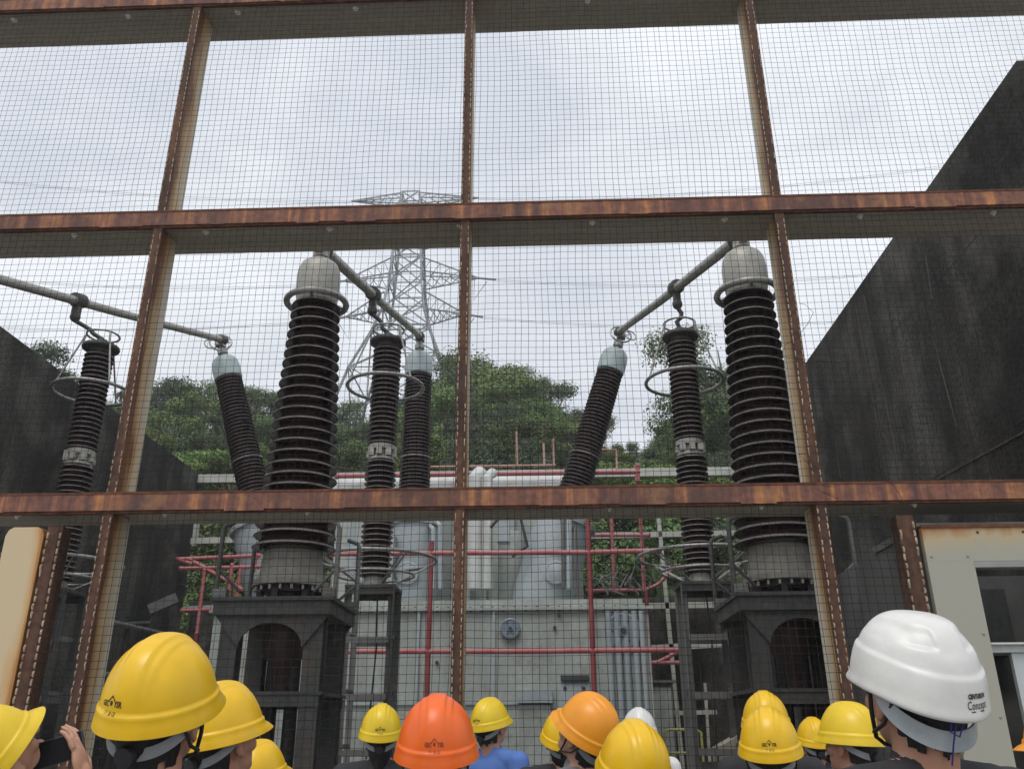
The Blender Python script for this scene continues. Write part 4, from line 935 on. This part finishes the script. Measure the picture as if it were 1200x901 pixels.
# helmets are shaped by a function of azimuth (0 = front) and t (0 rim, 1 crown), in head coordinates
def sst(a, b, x): x = max(0, min(1, (x-a)/(b-a))); return x*x*(3-2*x)
def helm_pt(a, t, style):
    f = math.cos(a); sx = math.sin(a)
    ph = t*math.pi/2
    if style == 'std':
        rx, ry, hz, z0 = .107, .128, .142, .098
        c = math.cos(ph)**.80; z = z0+hz*math.sin(ph)**1.02
        p = Vector((sx*rx*c, f*ry*c+.002, z))
        out_ = Vector((sx, f, 0))
        # crown ridges
        ax = abs(p.x); k = sst(.12, .45, t)
        p.z += k*(.0055*(1-sst(.020, .030, ax)) + .0035*(1-sst(.040, .048, ax)))
        if f > 0: p += out_*0
        p += out_*.0045*(1-sst(.125, .15, t))
        # rim lip and peak
        if t < .075:
            q = 1-t/.075; lip = .006+.026*max(0, f)**3
            p += out_*lip*q**.8; p.z -= .010*q*(1-.3*max(0, f)) 
        return p
    rx, ry, hz, z0 = .108, .132, .150, .092
    # white shell: low at the back, lifted over the ears, short peak
    z0 += .016*max(0, f)-.016*max(0, -f)**1.5+.010*abs(sx)**4
    hz = .245-z0; c = math.cos(ph)**.66; z = z0+hz*math.sin(ph)**1.0
    p = Vector((sx*rx*c, f*ry*c, z)); out_ = Vector((sx, f, 0))
    band = 1-sst(.30, .335, t-.05*f)
    p += out_*.0042*band*sst(0, .04, t+.02)
    p += out_*.0012*(1-sst(.42, .50, t-.04*f))
    # side scallop and raised centre panel
    ax = abs(p.x)
    for c0, w0 in ((.47, .10),):   # two crescent scoops either side of the crown
        vent = sst(.44, .50, t)*(1-sst(.60, .74, t))*sst(.026, .034, ax)*(1-sst(.060, .085, ax))*(1-sst(.3, .5, f))
        p -= Vector((sx*.6, f*.6, .5))*.0065*vent
    if t < .06:
        q = 1-t/.06; p += out_*(.003+.016*max(0, f)**2.5)*q; p.z -= .004*q
    return p
def helmet_mesh(style, mt):
    m = MB(); n_, ts = 128, []
    ts = [0, .012, .03, .05, .075, .10, .125, .135, .15]+[.15+(1-.15)*i/52 for i in range(1, 52)]
    vs = [helm_pt(2*math.pi*j/n_, t, style) for t in ts for j in range(n_)]
    fs = [[i*n_+j, i*n_+(j+1) % n_, (i+1)*n_+(j+1) % n_, (i+1)*n_+j][::-1] for i in range(len(ts)-1) for j in range(n_)]
    top = len(vs); vs.append(helm_pt(0, 1, style)); fs += [[(len(ts)-1)*n_+j, top, (len(ts)-1)*n_+(j+1) % n_] for j in range(n_)]
    # inner skin
    k = len(vs)
    inn = [Vector(v) - Vector((v[0], v[1], 0)).normalized()*.003 + Vector((0, 0, -.002)) for v in vs]
    fs += [[i+k for i in f][::-1] for f in fs]; vs += inn
    fs += [[j, (j+1) % n_, (j+1) % n_+k, j+k] for j in range(n_)]
    m.add(vs, fs); me = m.mesh('helmet', mt, ang=60); return me
HM = {}
for nm_, st in (('yellow', 'std'), ('lemon', 'std'), ('orange', 'std'), ('amber', 'std'), ('white', 'shell')):
    HM[nm_] = helmet_mesh(st, M[nm_])
HM['white_std'] = HM['yellow'].copy(); HM['white_std'].materials[0] = M['white']
def text_tris(body, size, bold=0., shear=0.):
    cu = bpy.data.curves.new('t', 'FONT'); cu.body = body; cu.size = size; cu.align_x = 'CENTER'; cu.offset = bold; cu.shear = shear; cu.resolution_u = 2
    o = bpy.data.objects.new('t', cu); COL.objects.link(o); dg = bpy.context.evaluated_depsgraph_get(); dg.update()
    me = bpy.data.meshes.new_from_object(o.evaluated_get(dg)); bpy.data.objects.remove(o)
    v = [(p.co.x, p.co.y) for p in me.vertices]; f = [list(p.vertices) for p in me.polygons]; bpy.data.meshes.remove(me); return v, f
def wrap(m, vf, a0, t0, style, du=0, dv=0):
    v, f = vf; vs = []
    for x, y in v:
        a = a0 - (x+du)/.125; t = t0+(y+dv)/.20
        p = helm_pt(a, t, style); o_ = Vector((p.x, p.y, .03)).normalized(); vs.append(p+o_*.0012)
    m.add(vs, f)
def logo_std(mt, a0=math.pi):
    m = MB(); t0 = .20
    wrap(m, text_tris('GEC', .0125, .0004), a0, t0, 'std', -.020, 0); wrap(m, text_tris('YSR', .0125, .0004), a0, t0, 'std', .020, 0)
    ch = [(-.012, .006), (0, .015), (.012, .006), (.012, .0085), (0, .0178), (-.012, .0085)]
    wrap(m, (ch, [[0, 1, 4, 5], [1, 2, 3, 4]]), a0, t0, 'std')
    dot = [(.0042*math.cos(i*.785), .0055+.0042*math.sin(i*.785)) for i in range(8)]; wrap(m, (dot, [list(range(8))]), a0, t0, 'std')
    wrap(m, text_tris('TT  SE CE', .0085), a0, t0, 'std', 0, -.013)
    return m.mesh('logo', mt, smooth=False)
LOGO, LOGO_RED, LOGO_OFF = logo_std(M['ink']), logo_std(M['ink_red']), logo_std(M['ink'], math.pi+.27)
m = MB(); wrap(m, text_tris('CENTURION', .0085, .0005, .2), math.pi-.22, .135, 'shell'); wrap(m, text_tris('Concept', .0155, .0001), math.pi-.22, .065, 'shell'); wrap(m, ([(-.018, 0), (.018, 0), (.018, .0012), (-.018, .0012)], [[0, 1, 2, 3]]), math.pi-.22, .048, 'shell')
LOGO_W = m.mesh('logo', M['ink'], smooth=False)
def strap_mesh(mt, wide=.024, zb=.045, grow=0):
    m = MB(); n_ = 40; vs = []
    for i in range(n_+1):
        a = R(95+170*i/n_); q = math.sin(math.pi*i/n_)
        zc = .105-(.105-zb)*q**.7; rx, ry = .088+grow, .106-.006*q+grow
        for dz, ro in ((-wide/2, 0), (wide/2, 0), (wide/2, .004), (-wide/2, .004)):
            vs.append((math.sin(a)*(rx+ro), math.cos(a)*(ry+ro)*(1 if q < .3 else 1-.04*q), zc+dz))
    fs = [[i*4+j, i*4+(j+1) % 4, (i+1)*4+(j+1) % 4, (i+1)*4+j] for i in range(n_) for j in range(4)]; fs += [[0, 1, 2, 3], [n_*4+3, n_*4+2, n_*4+1, n_*4]]
    m.add(vs, fs); return m.mesh('harness_band', mt, ang=50)
BAND = strap_mesh(M['strap_grey']); BAND_W = strap_mesh(M['strap_clear'], .036, .030, .006)
m = MB(); m.lathe([(.020, 0), (.022, .004), (.020, .016), (.012, .018)], (0, -.100, .045), (0, -1, 0), n=20); KNOB = m.mesh('adjuster_knob', M['strap_black'])
m = MB()
for s in (-1, 1):
    m.tube([(s*.088, .02, .10), (s*.082, .022, .05), (s*.060, .04, .00), (s*.02, .07, -.022), (0, .074, -.024)], .0042, 6); m.tube([(s*.088, -.05, .085), (s*.084, -.02, .04), (s*.072, .03, .012)], .0038, 6)
CHIN = m.mesh('chin_strap', M['strap_black'])

def attach(name, me, par, mtx=None):
    o = bpy.data.objects.new(name, me); COL.objects.link(o); o.parent = par
    if mtx is not None: o.matrix_local = mtx
    return o
SHIRT_CACHE = {}
def person(px, topy, wpx, face, bd, helm, shirt, label, long=False, logo=True, band=True, glasses=False, dz=0, chin=False):
    """px, topy: crown of the helmet as surveyed; wpx: its width; face: heading in degrees, 0 = away from the viewer, + = left"""
    zc = .243*FPX/wpx; Y = (zc-.06)/.926; tgt = P(px, topy, Y)
    H = bd['H']; crown = H @ helm_pt(0, 1, 'std'); cz = crown.z
    # silhouette top: highest helmet point after the tilt
    tops = [H @ helm_pt(2*math.pi*j/12, t, 'std') for j in range(12) for t in (0, .3, .5, .7, .85, 1)]
    cz = max(p.z for p in tops); s = (tgt.z)/cz
    mid = sum(tops, Vector())/len(tops)
    rot = Matrix.Rotation(R(face), 3, 'Z'); off = rot @ Vector((mid.x, mid.y, 0))*s
    loc = Vector((tgt.x-off.x, tgt.y-off.y, 0))
    o = thing('person', loc, label, 'person', 'visitors in hard hats'); o.matrix_basis = Matrix.Translation(loc) @ rot.to_4x4() @ Matrix.Scale(s, 4)
    attach('body', bd['skin'], o)
    k = (bd['shirt'].name, shirt)
    if k not in SHIRT_CACHE:
        c = bd['shirt'].copy(); c.materials.clear(); c.materials.append(M['shirts'][shirt]); SHIRT_CACHE[k] = c
    attach('shirt', SHIRT_CACHE[k], o); attach('trousers', bd['tro'], o); attach('shoes', bd['shoe'], o)
    attach('hair', HAIR_LONG if long else HAIR, o, H)
    hm = attach('helmet', HM[helm], o, H)
    if helm == 'white': attach('logo', LOGO_W, hm); attach('harness_band', BAND_W, hm)
    else:
        if logo: attach('logo', LOGO_RED if helm == 'orange' else (LOGO_OFF if wpx == 136 else LOGO), hm)
        if band: attach('harness_band', BAND, hm); attach('adjuster_knob', KNOB, hm)
    if chin or helm == 'white': attach('chin_strap', CHIN, hm)
    if glasses:
        m = MB()
        for sd in (-1, 1):
            m.ring((sd*.033, .102, .098), .021, .0022, 24, axis=(0, 1, 0)); m.tube([(sd*.055, .100, .102), (sd*.080, .08, .104), (sd*.083, .0, .098)], .002, 6)
        m.tube([(-.012, .106, .10), (.012, .106, .10)], .002, 6); attach('glasses', m.mesh('glasses', M['phone']), o, H)
        for sd in (-1, 1):
            m = MB(); m.ell((sd*.033, .078, .094), (.013, .012, .008), n=12, k=8); attach('eye', m.mesh('eye', M['white']), o, H)
    return o, s, loc
up12 = make_body(14, (None, None))
up22 = make_body(24, (None, None), roll=0)
flat = make_body(4, (None, None))
V = Vector
# nearest people
b2 = make_body(20, (None, None), roll=5)
person(194, 739, 136, -9, b2, 'yellow', 'navy', 'person in the nearest, largest yellow hard hat at left', chin=True)
sh = SHO[1]; el, wrp = ik(sh, V((.20, .17, 1.40)), hint=V((.8, .1, -1)))
b16 = make_body(15, (None, (el, wrp, V((-.25, .1, 1)), V((-1, .2, 0)), 25)), vox=.006)
o16, s16, l16 = person(1066, 711, 137, 14, b16, 'white', 'black', 'person in the big glossy white hard hat, nearest at right', chin=True)
m = MB(); m.tube([(-.012, -.113, .078), (-.018, -.116, .05), (0, -.117, .042), (.008, -.115, .06), (-.004, -.115, .075), (-.012, -.116, .03), (-.008, -.106, -.01)], .0016, 6); attach('cord', m.mesh('cord', M['cord_blue']), o16.children[-1] if False else [c for c in o16.children if c.name.startswith('helmet')][0])
person(260, 796, 98, -30, up12, 'yellow', 'grey', 'person in a yellow hard hat just behind the nearest, largest yellow one')
person(302, 865, 72, -32, up12, 'yellow', 'navy', 'person whose yellow hard hat barely rises into view at left')
person(448, 823, 54, 8, up12, 'lemon', 'black', 'person with black hair in a lemon yellow hard hat, left of the orange-red helmet', long=True)
person(513, 811, 104, 4, up12, 'orange', 'black', 'person in the only bright orange-red hard hat, bottom centre', chin=True)
person(572, 816, 47, -35, up12, 'lemon', 'blue', 'person in a yellow hard hat and blue shirt, just right of the orange-red helmet')
person(660, 829, 54, 12, up22, 'yellow', 'black', 'person with dark hair in a yellow hard hat behind the light orange one', long=True)
b9 = make_body(34, (None, None), roll=-4)
person(698, 809, 74, 52, b9, 'amber', 'grey', 'person with glasses in a light orange hard hat, face turned left', glasses=True, chin=True)
person(748, 828, 44, 0, flat, 'white_std', 'white', 'person in a small far white hard hat, mostly behind a yellow one', logo=False)
person(745, 841, 96, 14, up22, 'yellow', 'navy', 'person in a yellow hard hat low in front of the small white one')
person(894, 808, 58, -10, up12, 'yellow', 'black', 'person in a yellow hard hat, the rear of the overlapping pair at right')
person(897, 826, 78, -14, up12, 'yellow', 'navy', 'person in a yellow hard hat, the front of the overlapping pair at right', chin=True)
person(952, 839, 44, 5, up12, 'yellow', 'black', 'person in a small yellow hard hat right of the overlapping pair')
person(992, 821, 70, 38, flat, 'lemon', 'khaki', 'person in a yellow hard hat partly hidden by the big white one')
person(1240, 824, 84, 78, flat, 'amber', 'grey', 'person in an orange hard hat cut off by the right edge, facing left', logo=False)
# far left: looking up at a phone held in the right hand
face1, Y1 = -40, 2.35
tgt = P(2, 826, 2.3); ph_c = P(70, 879, 2.55); hw = P(97, 905, 2.55)
rt = Matrix.Rotation(R(-face1), 3, 'Z'); H1 = head_mtx(58)
# position is solved twice: once for where the head lands, then the arm is posed to the phone
tops = [H1 @ helm_pt(2*math.pi*j/12, t, 'std') for j in range(12) for t in (0, .3, .5, .7, .85, 1)]; s1 = tgt.z/max(p.z for p in tops); mid = sum(tops, Vector())/len(tops)
zc = .243*FPX/104; Y = (zc-.06)/.926; tg = P(-27, 824, Y); s1 = tg.z/max(p.z for p in tops); o_ = Matrix.Rotation(R(face1), 3, 'Z') @ Vector((mid.x, mid.y, 0))*s1; l1 = Vector((tg.x-o_.x, tg.y-o_.y, 0))
ph_c = P(68, 879, Y+.12); hw = P(98, 912, Y+.12)
loc_w = rt @ (hw-l1)/s1; loc_c = rt @ (ph_c-l1)/s1
el, wrp = ik(SHO[1], loc_w, hint=V((.5, -.2, -1)))
hd = (rt @ (P(90, 866, Y+.12)-hw)); pn = (rt @ (ph_c-P(90, 885, Y+.12)))
b1 = make_body(58, (None, (el, wrp, hd, pn, 14)), vox=.005, sleeve=True)
person(-27, 824, 104, face1, b1, 'lemon', 'white', 'person at far left in a tilted yellow hard hat, raising a phone')
ph = thing('phone', ph_c, 'black phone held up sideways in a raised hand, bottom left', 'phone')
ax = (P(90, 866, Y+.12)-P(58, 884, Y+.12)); axu = Vector((.9, .25, .30)).normalized(); upu = Vector((-.25, .05, 1)); upu = (upu-axu*upu.dot(axu)).normalized(); nn = axu.cross(upu)
Mx = Matrix((axu, upu, nn)).transposed().to_4x4(); Mx.translation = ph_c
m = MB(); m.box((-.070, -.036, -.004), (.070, .036, .004)); o = m.build('phone_body', M['phone'], None, smooth=False); o.data.transform(Mx); hang(o, ph)
bv = o.modifiers.new('b', 'BEVEL'); bv.width = .003; bv.segments = 3
m = MB(); m.box((-.064, -.033, .0041), (.064, .033, .0046)); q = m.build('screen', M['screen'], None, smooth=False); q.data.transform(Mx); hang(q, ph)
